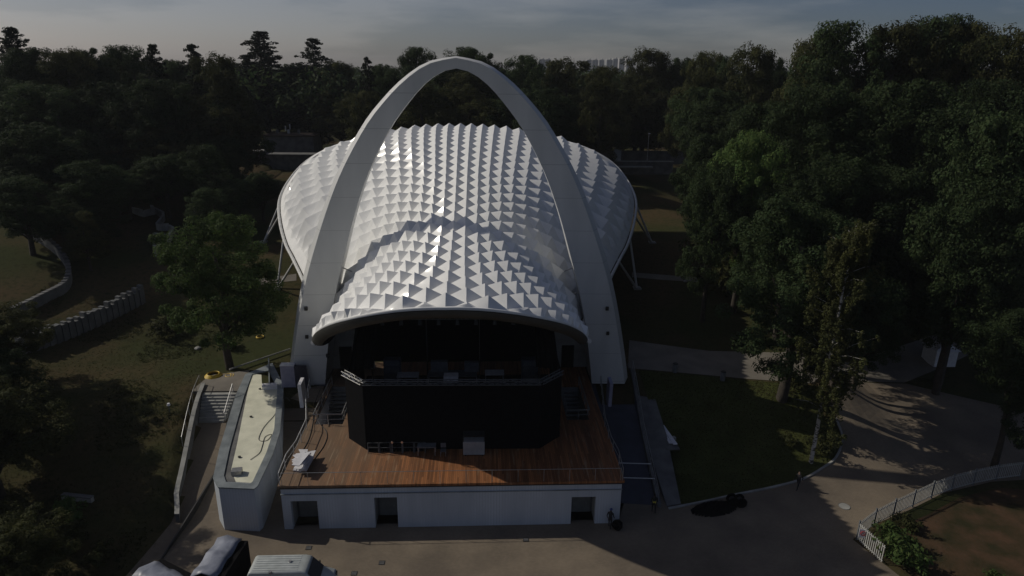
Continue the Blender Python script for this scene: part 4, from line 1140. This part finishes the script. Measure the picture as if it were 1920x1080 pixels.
for u, v in zip(TW[:-1], TW[1:]):
    z0 = min(zt(u.x, u.y), zt(v.x, v.y)); tp = max(zt(u.x, u.y), zt(v.x, v.y)) + 1.2
    mb.beam((u.x, u.y, (z0 + tp) / 2 - .3), (v.x, v.y, (z0 + tp) / 2 - .3), .45, tp - z0 + .4)
    mc.beam((u.x, u.y, tp - .02), (v.x, v.y, tp - .02), .6, .12)
mb.build('wall_body', pal_m, t); mc.build('coping', dconc, t)
zg = thing('zigzag_wall', (-54, 118, 5), 'angular low white edged wall winding down the slope behind the left tree', 'wall')
ZG = [GT(*q) for q in ((245, 398), (268, 408), (290, 402), (285, 395), (308, 412), (296, 432), (318, 432), (326, 440), (318, 457), (290, 446), (300, 465), (290, 470), (294, 484))]
for u, v in zip(ZG[:-1], ZG[1:]):
    z_ = (zt(u.x, u.y) + zt(v.x, v.y)) / 2
    MB().beam((u.x, u.y, z_ + .45), (v.x, v.y, z_ + .45), .35, 1.1).build('wall_segment', conc, zg)
pth = [GT(345, 348), GT(357, 348), GT(372, 408), GT(360, 408)]
sheet('path', [(q.x, q.y) for q in pth], path_m, .05, 2.0)
for k, (px, py, px2, py2, la) in enumerate(((0, 327, 60, 330, 'thin pale wall far left among the trees, the farther one'), (45, 343, 80, 350, 'short pale wall far left below the longer one'), (120, 940, 175, 943, 'low white bench like wall at the bottom left under trees'))):
    u, v = GT(px, py), GT(px2, py2)
    z_ = zt((u.x + v.x) / 2, (u.y + v.y) / 2)
    w_ = .7 if k < 2 else .4
    t = thing('low_wall', ((u.x + v.x) / 2, (u.y + v.y) / 2, z_), la, 'wall')
    MB().beam((u.x, u.y, z_ + w_ / 2), (v.x, v.y, z_ + w_ / 2), .3, w_).build('wall_body', conc, t)
    MB().beam((u.x, u.y, z_ + w_ + .04), (v.x, v.y, z_ + w_ + .04), .4, .07).build('coping', conc if k < 2 else dconc, t)

# ------------------------------------------------------------------ buildings behind
def house(cx_, y, w, d, h, z0, wallm, roofm, label, rz=0, win=True, chim=0, cat='building', name='house'):
    t = thing(name, (cx_, y, z0), label, cat)
    MB().box((cx_, y, z0 + h / 2 - .5), (w, d, h + 1)).build('wall', wallm, t)
    r_ = MB().box((cx_, y, z0 + h + .15), (w + .8, d + .8, .3)).build('roof', roofm, t)
    for k in range(chim): MB().box((cx_ - w * .3 + k * w * .22, y + .5 * (k % 2), z0 + h + .75), (.5, .5, .95)).build('chimney', dk2 if k % 2 else dk1, r_)
    if win:
        n = int(w // 3)
        for k in range(n):
            f_ = MB().box((cx_ - w / 2 + (k + .5) * w / n, y - d / 2 - .03, z0 + h * .55), (w / n * .55, .08, h * .4)).build('window', white_slab, t)
            MB().box((cx_ - w / 2 + (k + .5) * w / n, y - d / 2 - .08, z0 + h * .55), (w / n * .48, .04, h * .33)).build('pane', glass_m, f_)
    return t
brown_roof = mat('brown_roofing', (.07, .045, .035), (.05, .035, .028), .7, rough=.9)
p = YP(548, 252, 172); house(p.x, 172, 12, 8, 5.5, p.z - 5.6, dconc, brown_roof, 'flat brown roofed pavilion in the trees behind the left roof wing', chim=3, win=False)
p = YP(545, 290, 160); house(p.x, 160, 13, 3, 3.2, p.z - 3.2, dconc, dconc, 'long dark low block in front of the brown roofed pavilion', name='service_block', win=False)
p = YP(480, 267, 165)
t = thing('market_tent', (p.x, 165, p.z - 3), 'small sunlit cream pointed tent left of the brown roofed pavilion', 'tent')
MB().add([], []) if 0 else None
mb = MB(); mb.add([(p.x - 2.6, 163, p.z - .5), (p.x + 1.7, 163, p.z - .5), (p.x + 1.7, 167, p.z - .5), (p.x - 2.6, 167, p.z - .5), (p.x + .9, 165, p.z + .9)], [(0, 1, 4), (1, 2, 4), (2, 3, 4), (3, 0, 4), (3, 2, 1, 0)])
mb.build('canopy', mat('cream_canvas', (.72, .70, .42), (.6, .58, .35), 2, rough=.7), t)
for sx in (-2.5, 1.6):
    for sy in (163.1, 166.9): MB().tube([(p.x + sx, sy, p.z - 3.5), (p.x + sx, sy, p.z - .5)], .08, 6).build('pole', grey_metal, t)
p = YP(470, 284, 160); house(p.x, 160, 6, 3, 2.5, p.z - 2.5, conc, conc, 'small pale counter block below the cream tent', name='counter_block')
p = YP(1200, 303, 150)
t = thing('parapet_wall', (p.x, 150, p.z - 2), 'pale horizontal parapet with ledge behind the right roof wing', 'wall')
MB().box((p.x + 1, 150, p.z - 1.4), (13, .6, 2.8)).build('wall_body', dconc, t); MB().box((p.x + 1, 149.9, p.z + .08), (13.3, .9, .16)).build('coping', conc, t)
MB().box((p.x - 1.5, 148.5, p.z - 1.0), (8, 1.5, .25)).build('ledge', conc, t)
p = YP(1155, 280, 165)
MB().box((p.x + 10, 166, p.z - 2.0), (30, .5, 3.2)).build('far_wall', dconc, label='long dark boundary wall across the back behind the right roof wing', cat='wall')
MB().box((p.x, 163, p.z - 1.2), (1.6, 1.6, 2.8)).build('gate_pillar', dk2, label='square grey pillar on the far boundary wall', cat='pillar', bevel=.05)
def lamp_post(x, y, z0, h, label, m=grey_metal):
    t = thing('lamp_post', (x, y, z0), label, 'lamp post')
    MB().tube([(x, y, z0 - .5), (x, y, z0 + h)], [.11, .06], 8).build('pole', m, t)
    MB().box((x, y - .3, z0 + h), (.3, .9, .12)).build('lamp_head', white_slab, t, bevel=.03)
p = YP(1217, 250, 150); lamp_post(p.x, 150, p.z - 8, 8, 'tall lamp post rising above the far parapet at right')
p = YP(1347, 100, 190); lamp_post(p.x, 190, p.z - 22, 22, 'pale mast between tree tops right of the distant towers', white_metal)
for k, (px, py) in enumerate(((535, 236), (543, 233))):
    p = YP(px, py, 170); z_ = p.z
    MB().tube([(p.x, 170, z_ - 1.2), (p.x, 170, z_)], [.12, .16], 8).build('roof_pipe', dk2, label=('left of two thin pipes on the brown pavilion roof', 'right of two thin pipes on the brown pavilion roof')[k], cat='pipe')
# white canopy between right hand trees
p = G(1762, 664, 2.5); z_ = zt(p.x, p.y)
t = thing('party_tent', (p.x, p.y, z_), 'small white gabled tent on the dark road at right', 'tent')
mb = MB(); mb.prism([(p.x - 1.3, p.y - 1.2), (p.x + 1.3, p.y - 1.2), (p.x + 1.3, p.y + 1.2), (p.x - 1.3, p.y + 1.2)], z_, z_ + 2.0); mb.build('tent_walls', white_slab, t)
mb = MB(); mb.add([(p.x - 1.5, p.y - 1.4, z_ + 2.0), (p.x + 1.5, p.y - 1.4, z_ + 2.0), (p.x + 1.5, p.y + 1.4, z_ + 2.0), (p.x - 1.5, p.y + 1.4, z_ + 2.0), (p.x, p.y, z_ + 3.0)], [(0, 1, 4), (1, 2, 4), (2, 3, 4), (3, 0, 4), (3, 2, 1, 0)]); mb.build('tent_roof', white_slab, t)
# small steps at far end of right path
# distant apartment towers
tw_m = mat('tower_panels', (.46, .45, .42), (.36, .35, .33), .02, rough=.8)
def windows_mat():
    m = mat('tower_facade', (.30, .295, .28), (.24, .235, .225), .03, rough=.8)
    stripes(m, 2, 2.9, .42, (.20, .22, .25)); stripes(m, 0, 9.0, .2, (.34, .33, .33)); return m
twf = windows_mat()
TWR = [(1016, 111, 10), (1027, 110, 9), (1040, 113, 7), (1104, 112, 8), (1115, 111, 10), (1127, 110, 8), (1142, 112, 10), (1153, 109, 8), (1166, 108, 11), (1179, 110, 10)]
ords = ['first', 'second', 'third', 'fourth', 'fifth', 'sixth', 'seventh', 'eighth', 'ninth', 'tenth']
for k, (px, py, wpx) in enumerate(TWR):
    py += 1 + (k * 7 % 3)
    Y = 1500 + (k % 3) * 60; p = YP(px, py, Y); w_ = wpx * Y / CF * 1.08; h = p.z - 2
    t = thing('apartment_tower', (p.x, Y, 2), f'distant pale apartment tower on the skyline, {ords[k]} from the left', 'tower block', 'distant apartment towers')
    MB().box((p.x, Y, 2 + h / 2), (w_, 18, h)).build('facade', twf, t)
    r_ = MB().box((p.x, Y, p.z + .6), (w_ * .94, 16, 1.2)).build('roof', tw_m, t)
    MB().box((p.x + w_ * .2, Y, p.z + 2.4), (w_ * .25, 6, 2.6)).build('lift_house', tw_m, r_)

# ------------------------------------------------------------------ trees
def leaf_mesh(name, clumps, nl, size, m, rs, flat=.0, spread=None):
    """clumps: list of (x,y,z,r); each gets nl leaf quads on and inside its shell"""
    C = np.array(clumps); n = len(C) * nl
    cen = np.repeat(C[:, :3], nl, 0); rad = np.repeat(C[:, 3], nl)
    d = rs.normal(size=(n, 3)); d /= np.linalg.norm(d, axis=1)[:, None]
    rr = rad * (rs.uniform(.25, 1, n) ** .45)
    pos = cen + d * rr[:, None] * np.array([1, 1, .8])
    nrm_ = d + rs.normal(size=(n, 3)) * .42; nrm_[:, 2] += .35
    nrm_ /= np.linalg.norm(nrm_, axis=1)[:, None]
    a = np.cross(nrm_, rs.normal(size=(n, 3))); a /= np.linalg.norm(a, axis=1)[:, None]; b = np.cross(nrm_, a)
    s = (size * rs.uniform(.6, 1.35, n))[:, None]
    asp = rs.uniform(.55, 1.0, n)[:, None]
    q = np.stack([pos - a * s * .9, pos - b * s * asp * .6 + nrm_ * s * .15, pos + a * s, pos + b * s * asp * .6 + nrm_ * s * .15], 1).reshape(-1, 3)
    me = bpy.data.meshes.new(name)
    me.vertices.add(4 * n); me.vertices.foreach_set('co', q.astype(np.float32).ravel())
    me.loops.add(4 * n); me.loops.foreach_set('vertex_index', np.arange(4 * n, dtype=np.int32))
    me.polygons.add(n); me.polygons.foreach_set('loop_start', np.arange(0, 4 * n, 4, dtype=np.int32)); me.polygons.foreach_set('loop_total', np.full(n, 4, np.int32))
    me.update(calc_edges=True); me.materials.append(m)
    return me
def broad_tree(seed, h, w, m, nclump=150, nl=60, size=.30, trunk_h=.25, bm_=None, lobes=7, name='broadleaf_tree', trunk_r=None, lz=(.30, .80)):
    rs = np.random.RandomState(seed); cl = []; lb = []
    for k in range(lobes):
        a = 2 * math.pi * (k + rs.uniform(-.3, .3)) / lobes; zz = rs.uniform(*lz)
        rr = w * .5 * rs.uniform(.28, .60) * (1.15 - .5 * abs(zz - .5))
        lb.append((rr * math.cos(a), rr * math.sin(a), h * zz, w * rs.uniform(.18, .27)))
    lb.append((0, 0, h * .82, w * .24)); lb.append((rs.uniform(-.1, .1) * w, rs.uniform(-.1, .1) * w, h * .62, w * .30))
    lb.append((rs.uniform(-.2, .2) * w, rs.uniform(-.2, .2) * w, h * .86, w * .15))
    per = max(4, nclump // len(lb))
    for (x, y, z, r) in lb:
        for k in range(per):
            d = rs.normal(size=3); d /= np.linalg.norm(d); d[2] = d[2] * .9 + .12
            q = r * rs.uniform(.7, 1.08)
            cr_ = w * rs.uniform(.040, .095)
            zz = min(z + d[2] * q * 1.05, h - cr_ * .6)
            cl.append((x + d[0] * q, y + d[1] * q, max(h * trunk_h * .8, zz), cr_))
    me = leaf_mesh('crown', cl, nl, size, m, rs)
    # trunk with limbs
    mb = MB(); tr = trunk_r or h * .018
    bend = [(0, 0, -.5), (rs.uniform(-.2, .2), rs.uniform(-.2, .2), h * .2), (rs.uniform(-.4, .4), rs.uniform(-.4, .4), h * .45), (rs.uniform(-.4, .4), 0, h * .78)]
    bc = smooth_curve(bend, 4); mb.tube(bc, [tr * (1.25 - i / len(bc)) + .04 for i in range(len(bc))], 9)
    for (x, y, z, r) in lb[:lobes]:
        s_ = bc[int(len(bc) * rs.uniform(.3, .6))]
        mid = Vector((x * .45, y * .45, (s_.z + z) / 2 - .2)); mb.tube(smooth_curve([s_, mid, Vector((x, y, z))], 3), [tr * .5, tr * .42, tr * .36, tr * .3, tr * .2, tr * .15, tr * .08][:7], 6)
    return me, mb
def conifer(seed, h, w, m, tiers=34, name='conifer_tree', sparse=.0):
    rs = np.random.RandomState(seed); cl = []; mb = MB()
    mb.tube([(0, 0, -.5), (0, 0, h * .5), (rs.uniform(-.2, .2), 0, h * .98)], [h * .014, h * .009, .04], 7)
    for k in range(tiers):
        t_ = k / tiers; z = h * (.22 + .77 * t_); rad = w * .5 * (1 - t_) ** .72 * rs.uniform(.6, 1.15) + .25
        nb = max(5, int(12 * (1 - t_ * .5)))
        for q in range(nb):
            if rs.uniform() < sparse: continue
            a = rs.uniform(0, 2 * math.pi); L_ = rad * rs.uniform(.55, 1.1)
            dr = rs.uniform(-.28, .12)
            mb.tube([(0, 0, z), (L_ * math.cos(a), L_ * math.sin(a), z + dr * L_)], [.05, .015], 4, caps=False)
            m_ = max(2, int(L_ / .55))
            for j in range(1, m_ + 1):
                u = j / m_; cl.append((L_ * u * math.cos(a) + rs.normal() * .1, L_ * u * math.sin(a) + rs.normal() * .1, z + dr * L_ * u - .06, .30 + .34 * (1 - u)))
    me = leaf_mesh('crown', cl, 20, .20, m, rs)
    return me, mb
class Proto:
    def __init__(s, kind, me, mb, bark, h, w):
        s.me, s.h, s.w, s.kind = me, h, w, kind
        tm = bpy.data.meshes.new('trunk'); tm.from_pydata(mb.v, [], mb.f); tm.materials.append(bark)
        tm.polygons.foreach_set('use_smooth', [True] * len(tm.polygons)); s.tm = tm
def plant_tree(pr_, loc, h, w, rz, label, cat='tree', group=None, name=None, m=None):
    t = thing(name or pr_.kind, loc, label, cat, group)
    t.rotation_euler = (0, 0, rz)
    for nm, me in (('trunk', pr_.tm), ('crown', pr_.me)):
        o = bpy.data.objects.new(nm, me); COL.objects.link(o); o.parent = t; o.scale = (w / pr_.w, w / pr_.w, h / pr_.h)
        if m and nm == 'crown':
            o.material_slots[0].link = 'OBJECT'; o.material_slots[0].material = m
    return t
PB = []
for sd_, m, lo in ((1, leaf_a, 7), (2, leaf_b, 8), (3, leaf_a, 6), (4, leaf_b, 9), (5, leaf_a, 10)):
    me, mb = broad_tree(sd_, 22, 16, m, 330, 190, .165, .10, lobes=lo); PB.append(Proto('broadleaf_tree', me, mb, bark_m, 22, 16))
PC = []
for sd_, sp_ in ((11, .0), (12, .25)):
    me, mb = conifer(sd_, 24, 11, leaf_d, sparse=sp_); PC.append(Proto('conifer_tree', me, mb, bark_m, 24, 11))
def place(px, py, y, w, kind, label, rz=None, group=None, name=None, m=None, zg_=None):
    """stand a tree at depth y so that its top reaches the height seen in the photo"""
    p = YP(px, py, y); z0 = zt(p.x, y) if zg_ is None else zg_
    h = max(3, p.z - z0)
    pr_ = PC[kind - 10] if kind >= 10 else PB[kind]
    return plant_tree(pr_, (p.x, y, z0 - .2), h + .2, w, rnd.uniform(0, 6.28) if rz is None else rz, label, group=group, name=name, m=m)
GT = 'trees of the park behind the theatre'
FAR = 'dark leafy tree in the closed belt of park trees behind the theatre'
# skyline, from left to right
S = [
 (14, 44, 140, 16, 10, 'tall pointed conifer at the left edge of the skyline'),
 (62, 90, 132, 17, 0, 'rounded broadleaf tree on the skyline right of the left edge conifer'),
 (120, 88, 128, 16, 1, 'broad tree with lumpy crown, second rounded top from the left edge'),
 (163, 90, 136, 13, 2, 'narrow topped leafy tree before the first dip in the skyline'),
 (200, 101, 150, 15, 3, 'low leafy tree filling the first skyline dip'),
 (243, 86, 140, 15, 4, 'dark rounded tree just left of the small spiky conifer'),
 (283, 76, 132, 11, 10, 'small spiky conifer behind the dark rounded tree'),
 (312, 112, 150, 11, 0, 'low leafy tree in the gap right of the small spiky conifer'),
 (356, 76, 135, 14, 11, 'ragged thin topped conifer above the olive crowns'),
 (400, 98, 128, 16, 1, 'olive rounded tree right of the ragged conifer'),
 (442, 118, 188, 16, 3, 'low tree in the skyline gap left of the tallest conifer'),
 (485, 53, 185, 25, 10, 'tallest dark conifer on the left half of the skyline'),
 (462, 98, 184, 20, 11, 'dark conifer at the foot of the tallest conifer'),
 (585, 66, 185, 23, 11, 'open crowned conifer with a side branch, right of the tallest conifer'),
 (546, 118, 190, 16, 2, 'low tree in the gap between the two big conifers'),
 (630, 112, 183, 19, 1, 'olive tree immediately left of the arch shoulder'),
 (688, 101, 150, 10, 11, 'small drooping conifer top left of the arch'),
 (725, 122, 160, 13, 0, 'low tree touching the arch left shoulder'),
 (790, 90, 160, 17, 4, 'rounded tree behind the arch top, left of its apex'),
 (862, 88, 165, 17, 0, 'rounded tree directly behind the arch apex'),
 (912, 100, 160, 14, 2, 'small topped tree right of the arch apex'),
 (975, 104, 158, 18, 4, 'dark wide tree just left of the distant towers'),
 (1062, 107, 165, 23, 1, 'wide olive tree between the two groups of distant towers'),
 (1130, 124, 150, 15, 3, 'low olive tree below the right group of towers'),
 (1217, 88, 168, 23, 1, 'tall olive tree with pale top right of the distant towers'),
 (1272, 108, 172, 17, 2, 'low tree right of the tall olive tree'),
 (1318, 97, 140, 13, 3, 'bright topped narrow tree before the pale mast'),
 (1368, 106, 150, 13, 0, 'low tree beside the pale mast'),
 (1415, 80, 125, 17, 1, 'rounded tree left of the great right hand tree mass'),
 (1462, 108, 130, 12, 2, 'shoulder tree in the notch before the great tree mass'),
 (1545, 58, 104, 17, 1, 'left shoulder of the great tree mass, drooping olive crown'),
 (1612, 42, 100, 19, 4, 'high rounded crown in the left part of the great tree mass'),
 (1695, 33, 98, 20, 1, 'highest crown of the great tree mass at right'),
 (1772, 30, 100, 18, 0, 'high crown with a small tuft right of the highest crown'),
 (1835, 44, 98, 17, 3, 'flat topped crown near the right edge of the skyline'),
 (1905, 48, 92, 17, 1, 'last crown of the skyline cut by the right edge'),
]
for s in S: place(*s[:5], s[5])
# second rows, darker slopes below the skyline
def fill(lst, label, group):
    for (px, py, y, w, k) in lst: place(px, py, y, w, k, label, group=group)
fill([(25, 150, 122, 17, 0), (95, 160, 118, 18, 4), (180, 150, 124, 18, 2), (250, 165, 122, 17, 0), (320, 150, 126, 18, 4), (40, 230, 100, 15, 2), (120, 240, 112, 15, 0), (30, 330, 88, 12, 4), (390, 190, 132, 15, 2), (340, 215, 125, 13, 0), (425, 175, 130, 14, 2), (515, 160, 190, 17, 0), (380, 270, 108, 10, 4), (300, 290, 108, 12, 0), (230, 320, 104, 11, 2), (90, 290, 104, 13, 0), (345, 300, 118, 11, 2), (420, 255, 122, 9, 0), (15, 250, 118, 14, 4)], 'dark leafy tree in the shaded wood on the left slope', 'dark trees of the left slope')
place(645, 150, 182, 23, 1, 'olive green tree behind the left shoulder of the arch')
place(700, 170, 148, 16, 3, 'olive tree seen between arch leg and roof crest at left')
place(790, 150, 146, 20, 1, 'olive tree inside the arch opening, left half')
place(880, 135, 150, 20, 3, 'olive tree inside the arch opening, right half')
place(960, 165, 146, 16, 0, 'dark tree under the right shoulder of the arch')
place(1030, 165, 136, 17, 2, 'dark tree just right of the arch shoulder')
place(1110, 160, 168, 22, 1, 'olive crown below the distant towers, second row')
place(1200, 165, 172, 23, 3, 'olive crown behind the right roof wing')
place(1325, 165, 122, 16, 0, 'dark crown above the right path, second row')
place(1370, 170, 112, 17, 2, 'dark crown left of the great tree mass, second row')
place(212, 215, 122, 17, 1, 'pale twigged shrubby tree on the left slope')
place(280, 230, 120, 15, 3, 'grey green bushy tree above the zigzag wall')
place(165, 300, 96, 12, 2, 'dark bushy tree above the curved terrace wall')
place(150, 395, 86, 6, 1, 'small pale bush beside the curved terrace wall', name='bush')
fill([(1345, 250, 88, 12, 2), (1440, 190, 92, 15, 0), (1520, 160, 86, 16, 4), (1610, 170, 84, 17, 2), (1720, 150, 82, 18, 0), (1820, 150, 84, 17, 4), (1900, 160, 80, 16, 2), (1560, 290, 74, 14, 0), (1660, 310, 74, 15, 4), (1820, 330, 78, 15, 2)], 'dark leafy tree inside the great shaded mass at right', 'dark trees of the right mass')
place(1350, 300, 76, 10, 0, 'green tree overhanging the right path behind the oak')
place(1415, 245, 78, 12, 3, 'tree with one bright green tuft above the oak', m=leaf_c)
place(1500, 330, 70, 12, 2, 'green crown directly above the birch')
place(1880, 200, 66, 16, 1, 'blue green crown at the right edge above the road', m=leaf_a)
place(1850, 330, 64, 13, 4, 'lower blue green crown at the right edge above the white tent', m=leaf_a)
place(1690, 470, 78, 12, 0, 'dark tree behind the white gabled tent')
place(1640, 520, 63, 9, 2, 'dark tree standing between birch and road')
place(1570, 400, 63, 12, 4, 'dark tree just right behind the birch crown')
place(1660, 380, 72, 12, 0, 'dark tree between the birch and the white gabled tent, farther back')
fill([(485, 322, 112, 9, 2), (440, 338, 106, 9, 0), (395, 352, 100, 8, 4), (60, 372, 96, 9, 2), (170, 372, 92, 9, 0), (215, 350, 104, 9, 2), (10, 385, 102, 9, 0)], 'low dark tree at the foot of the shaded wood behind the left lawn', 'low dark trees at the wood edge')
# near trees
me, mb = broad_tree(21, 17, 13.5, leaf_c, 230, 260, .13, .24, lobes=11, trunk_r=.34, lz=(.36, .82))
pn = Proto('maple_tree', me, mb, bark_m, 17, 13.5)
p = G(432, 690, 3.9); z0 = zt(p.x, p.y); top_ = YP(425, 402, p.y)
plant_tree(pn, (p.x, p.y, z0 - .1), top_.z - z0, 13.2, .4, 'fresh green spreading tree on the lawn left of the arch')
me, mb = broad_tree(23, 19, 15, leaf_a, 280, 260, .14, .20, lobes=12, trunk_r=.42, lz=(.30, .82))
po = Proto('oak_tree', me, mb, bark_m, 19, 15)
p = G(1462, 765, 1.8); z0 = zt(p.x, p.y); top_ = YP(1440, 372, p.y)
ok_ = plant_tree(po, (p.x, p.y, z0 - .1), top_.z - z0, 15.5, 2.0, 'massive dark oak with pale trunk foot on the right lawn')
# right edge tree, trunk outside
p = YP(1900, 740, 50.5); plant_tree(PB[0], (p.x, 50.5, zt(p.x, 50.5)), YP(1870, 590, 50.5).z, 9.5, 4.2, 'leafy dark tree overhanging the fence at the right edge', name='broadleaf_tree')
# left foreground trees
p = YP(150, 760, 45); plant_tree(pn, (-36, 47, zt(-36, 47)), 11.5, 11, 2.2, 'shaded tree left of the trampled bank', m=leaf_b)
plant_tree(pn, (-33.5, 36, zt(-33, 36)), 10.0, 11, 1.0, 'leafy tree at the bottom left corner', m=leaf_b)
plant_tree(pn, (-26.5, 34.5, zt(-26, 34)), 7.0, 7.5, 5.0, 'low leafy tree at the bottom edge left of the dark trailer', m=leaf_b)
plant_tree(pn, (-43, 60, zt(-43, 60)), 9.0, 9, 3.1, 'small tree at the left edge beside the block palisade', m=leaf_b)
plant_tree(pn, (-41, 53, zt(-41, 53)), 10, 10, .9, 'shaded tree on the left bank below the block palisade', m=leaf_a)
plant_tree(pn, (-50, 47, zt(-50, 47)), 14, 13, .3, 'dark tree cut by the left edge', m=leaf_a)

# birch: slender leaning trunk, hanging twigs
def birch():
    rs = np.random.RandomState(9); base = G(1520, 868, .25); bz = zt(base.x, base.y)
    pts = [G(1520, 868, 0)]
    for (px, py) in ((1533, 800), (1545, 730), (1560, 650), (1572, 590), (1583, 530), (1592, 470), (1600, 440)):
        pts.append(YP(px, py, base.y + (868 - py) * .002))
    pts[0] = Vector((base.x, base.y, bz - .3))
    t = thing('birch_tree', (base.x, base.y, bz), 'slender white stemmed birch leaning over the kerb of the right lawn', 'tree')
    c = smooth_curve(pts, 4); n = len(c)
    tk = MB(); tk.tube(c, [.17 * (1 - i / n) + .02 for i in range(n)], 9)
    cl = []
    for k in range(84):
        i = int(n * rs.uniform(.22, .97)); s_ = c[i]; a = rs.uniform(0, 6.28); L_ = rs.uniform(1.0, 4.2) * (1.1 - .55 * i / n)
        e = s_ + Vector((math.cos(a) * L_, math.sin(a) * L_, L_ * rs.uniform(.3, .9)))
        tk.tube([s_, s_.lerp(e, .5) + Vector((0, 0, .25)), e], [.032, .018, .007], 5)
        for q in range(5):
            hp = s_.lerp(e, rs.uniform(.35, 1.05)); hl_ = rs.uniform(.8, 3.2)
            for j in range(int(hl_ / .3)): cl.append((hp.x + rs.normal() * .12, hp.y + rs.normal() * .12, hp.z - j * .3 + .1, rs.uniform(.14, .30)))
    tk.build('trunk', birch_bark, t, smooth=60)
    cl = [(x - base.x, y - base.y, z - bz, r) for x, y, z, r in cl if z > bz + 2.2]
    me = leaf_mesh('crown', cl, 26, .10, leaf_e, rs)
    o = bpy.data.objects.new('crown', me); COL.objects.link(o); o.parent = t
birch()

# bushes
def weeds():
    r2 = np.random.RandomState(3); pts = []
    while len(pts) < 5200:
        x, y = r2.uniform(-52, -23), r2.uniform(38, 84)
        if x > WALLX(y) - .6: continue
        if math.sin(x * .55 + 1.3 * math.sin(y * .31)) + math.sin(y * .47 + x * .2) < .35: continue
        pts.append((x, y, zt(x, y) + .06, r2.uniform(.08, .28)))
    me = leaf_mesh('weeds', pts, 8, .075, leaf_b, r2)
    o = bpy.data.objects.new('weeds', me); COL.objects.link(o); tag(o, 'patches of taller weeds on the left bank', 'weeds', kind='stuff')
weeds()
def bush_mesh(seed, m):
    rs = np.random.RandomState(seed); cl = [(rs.normal() * .35, rs.normal() * .35, rs.uniform(.15, .95), rs.uniform(.2, .38)) for _ in range(22)]
    return leaf_mesh('foliage', cl, 45, .09, m, rs)
bm1, bm2 = bush_mesh(1, leaf_c), bush_mesh(2, leaf_b)
BS = [(33.2, 40.9, 1.6, bm1, 'dense green bush at the fence end behind the round sign'), (32.4, 38.8, 2.0, bm1, 'dark bush at the bottom edge below the fence end'), (35.6, 42.4, 1.2, bm2, 'olive bush against the inner side of the picket fence'),
      (38.2, 36.6, .9, bm1, 'small bright green shrub on the bare soil bed'), (36.4, 35.2, .8, bm2, 'small shrub near the bottom edge of the soil bed'), (45.5, 38.5, 1.5, bm1, 'leafy shrub on the soil bed near the right edge'),
      (33.6, 52.6, 1.5, bm2, 'rounded bush at the foot of the birch'), (35.2, 53.6, 1.4, bm2, 'second bush in the kerbed bed behind the birch'), (31.0, 53.5, 1.0, bm2, 'low bush in the grass left of the birch stem'),
      (34.2, 60.2, 1.6, bm2, 'bush right of the oak trunk'), (-27.0, 41.0, 1.8, bm2, 'dark bush at the lower end of the retaining wall'), (-29.5, 44.5, 1.5, bm1, 'bush on the bank left of the retaining wall end'),
      (-24.5, 40.0, 1.4, bm2, 'low bush beside the paved yard mouth'), (34.5, 83, 4.2, bm2, 'tall sunlit hedge bush beside the far right path'), (35, 90, 4.6, bm2, 'tall hedge bush beyond the far right path'),
      (-26.5, 70.5, 1.5, bm1, 'bush behind the trunk of the fresh green tree'), (-34, 73, 2.2, bm2, 'bush in front of the block palisade')]
for x, y, s_, me, la in BS:
    t = thing('bush', (x, y, zt(x, y)), la, 'bush')
    o = bpy.data.objects.new('foliage', me); COL.objects.link(o); o.parent = t; o.scale = (s_, s_, s_)

# tufts of grass on the banks and lawns
rs = np.random.RandomState(77)
def grass_patch(x0, x1, y0, y1, n, m, cond, name='grass', label=None, size=.10):
    X = rs.uniform(x0, x1, n * 2); Yy = rs.uniform(y0, y1, n * 2); pts = [(x, y, zt(x, y) + .02, .07) for x, y in zip(X, Yy) if cond(x, y)][:n]
    me = leaf_mesh(name, pts, 3, size, m, rs)
    o = bpy.data.objects.new(name, me); COL.objects.link(o); tag(o, label, 'grass', kind='stuff')
ga = leaf_mat('grass_blades', (.062, .064, .022), (.058, .046, .022), .16)
grass_patch(-50, -22, 38, 80, 16000, ga, lambda x, y: x < WALLX(y) - .5, label='rough grass on the bank left of the retaining wall', size=.05)
def in_lawn(x, y):
    c = False; j = len(lawn) - 1
    for i in range(len(lawn)):
        if (lawn[i][1] > y) != (lawn[j][1] > y) and x < (lawn[j][0] - lawn[i][0]) * (y - lawn[i][1]) / (lawn[j][1] - lawn[i][1]) + lawn[i][0]: c = not c
        j = i
    return c
grass_patch(18, 38, 45, 64, 18000, ga, in_lawn, label='mown grass of the sloping lawn right of the ramp', size=.07)

# far closed wood beyond the park, up to the horizon
cl = []
for k in range(5200):
    y = 172 + 330 * rs.uniform() ** 1.6; x = rs.uniform(-1.05, 1.05) * y * .95
    top = 33.0 + 1.2 * math.sin(x * .05 + y * .03) + 1.1 * math.sin(x * .13 - y * .07) + rs.uniform(-1.2, .6)
    cl.append((x, y, top - rs.uniform(0, 1) ** 1.5 * 9 - 1.5, rs.uniform(1.6, 3.4)))
me = leaf_mesh('distant_wood', cl, 26, .75, leaf_a, rs)
o = bpy.data.objects.new('distant_wood', me); COL.objects.link(o); tag(o, 'closed dark wood stretching to the horizon behind the park trees', 'wood', kind='stuff')

# faint air between the camera and the far wood
hz_m = bpy.data.materials.new('haze'); hz_m.use_nodes = True; hn = hz_m.node_tree.nodes
hn.remove(hn['Principled BSDF'])
pv = hn.new('ShaderNodeVolumePrincipled'); pv.inputs['Color'].default_value = (.85, .90, .97, 1); pv.inputs['Density'].default_value = HAZE; pv.inputs['Anisotropy'].default_value = .1
hz_m.node_tree.links.new(pv.outputs[0], hn['Material Output'].inputs['Volume'])
MB().box((0, 900, 29), (2600, 1900, 62)).build('haze', hz_m, kind='stuff')
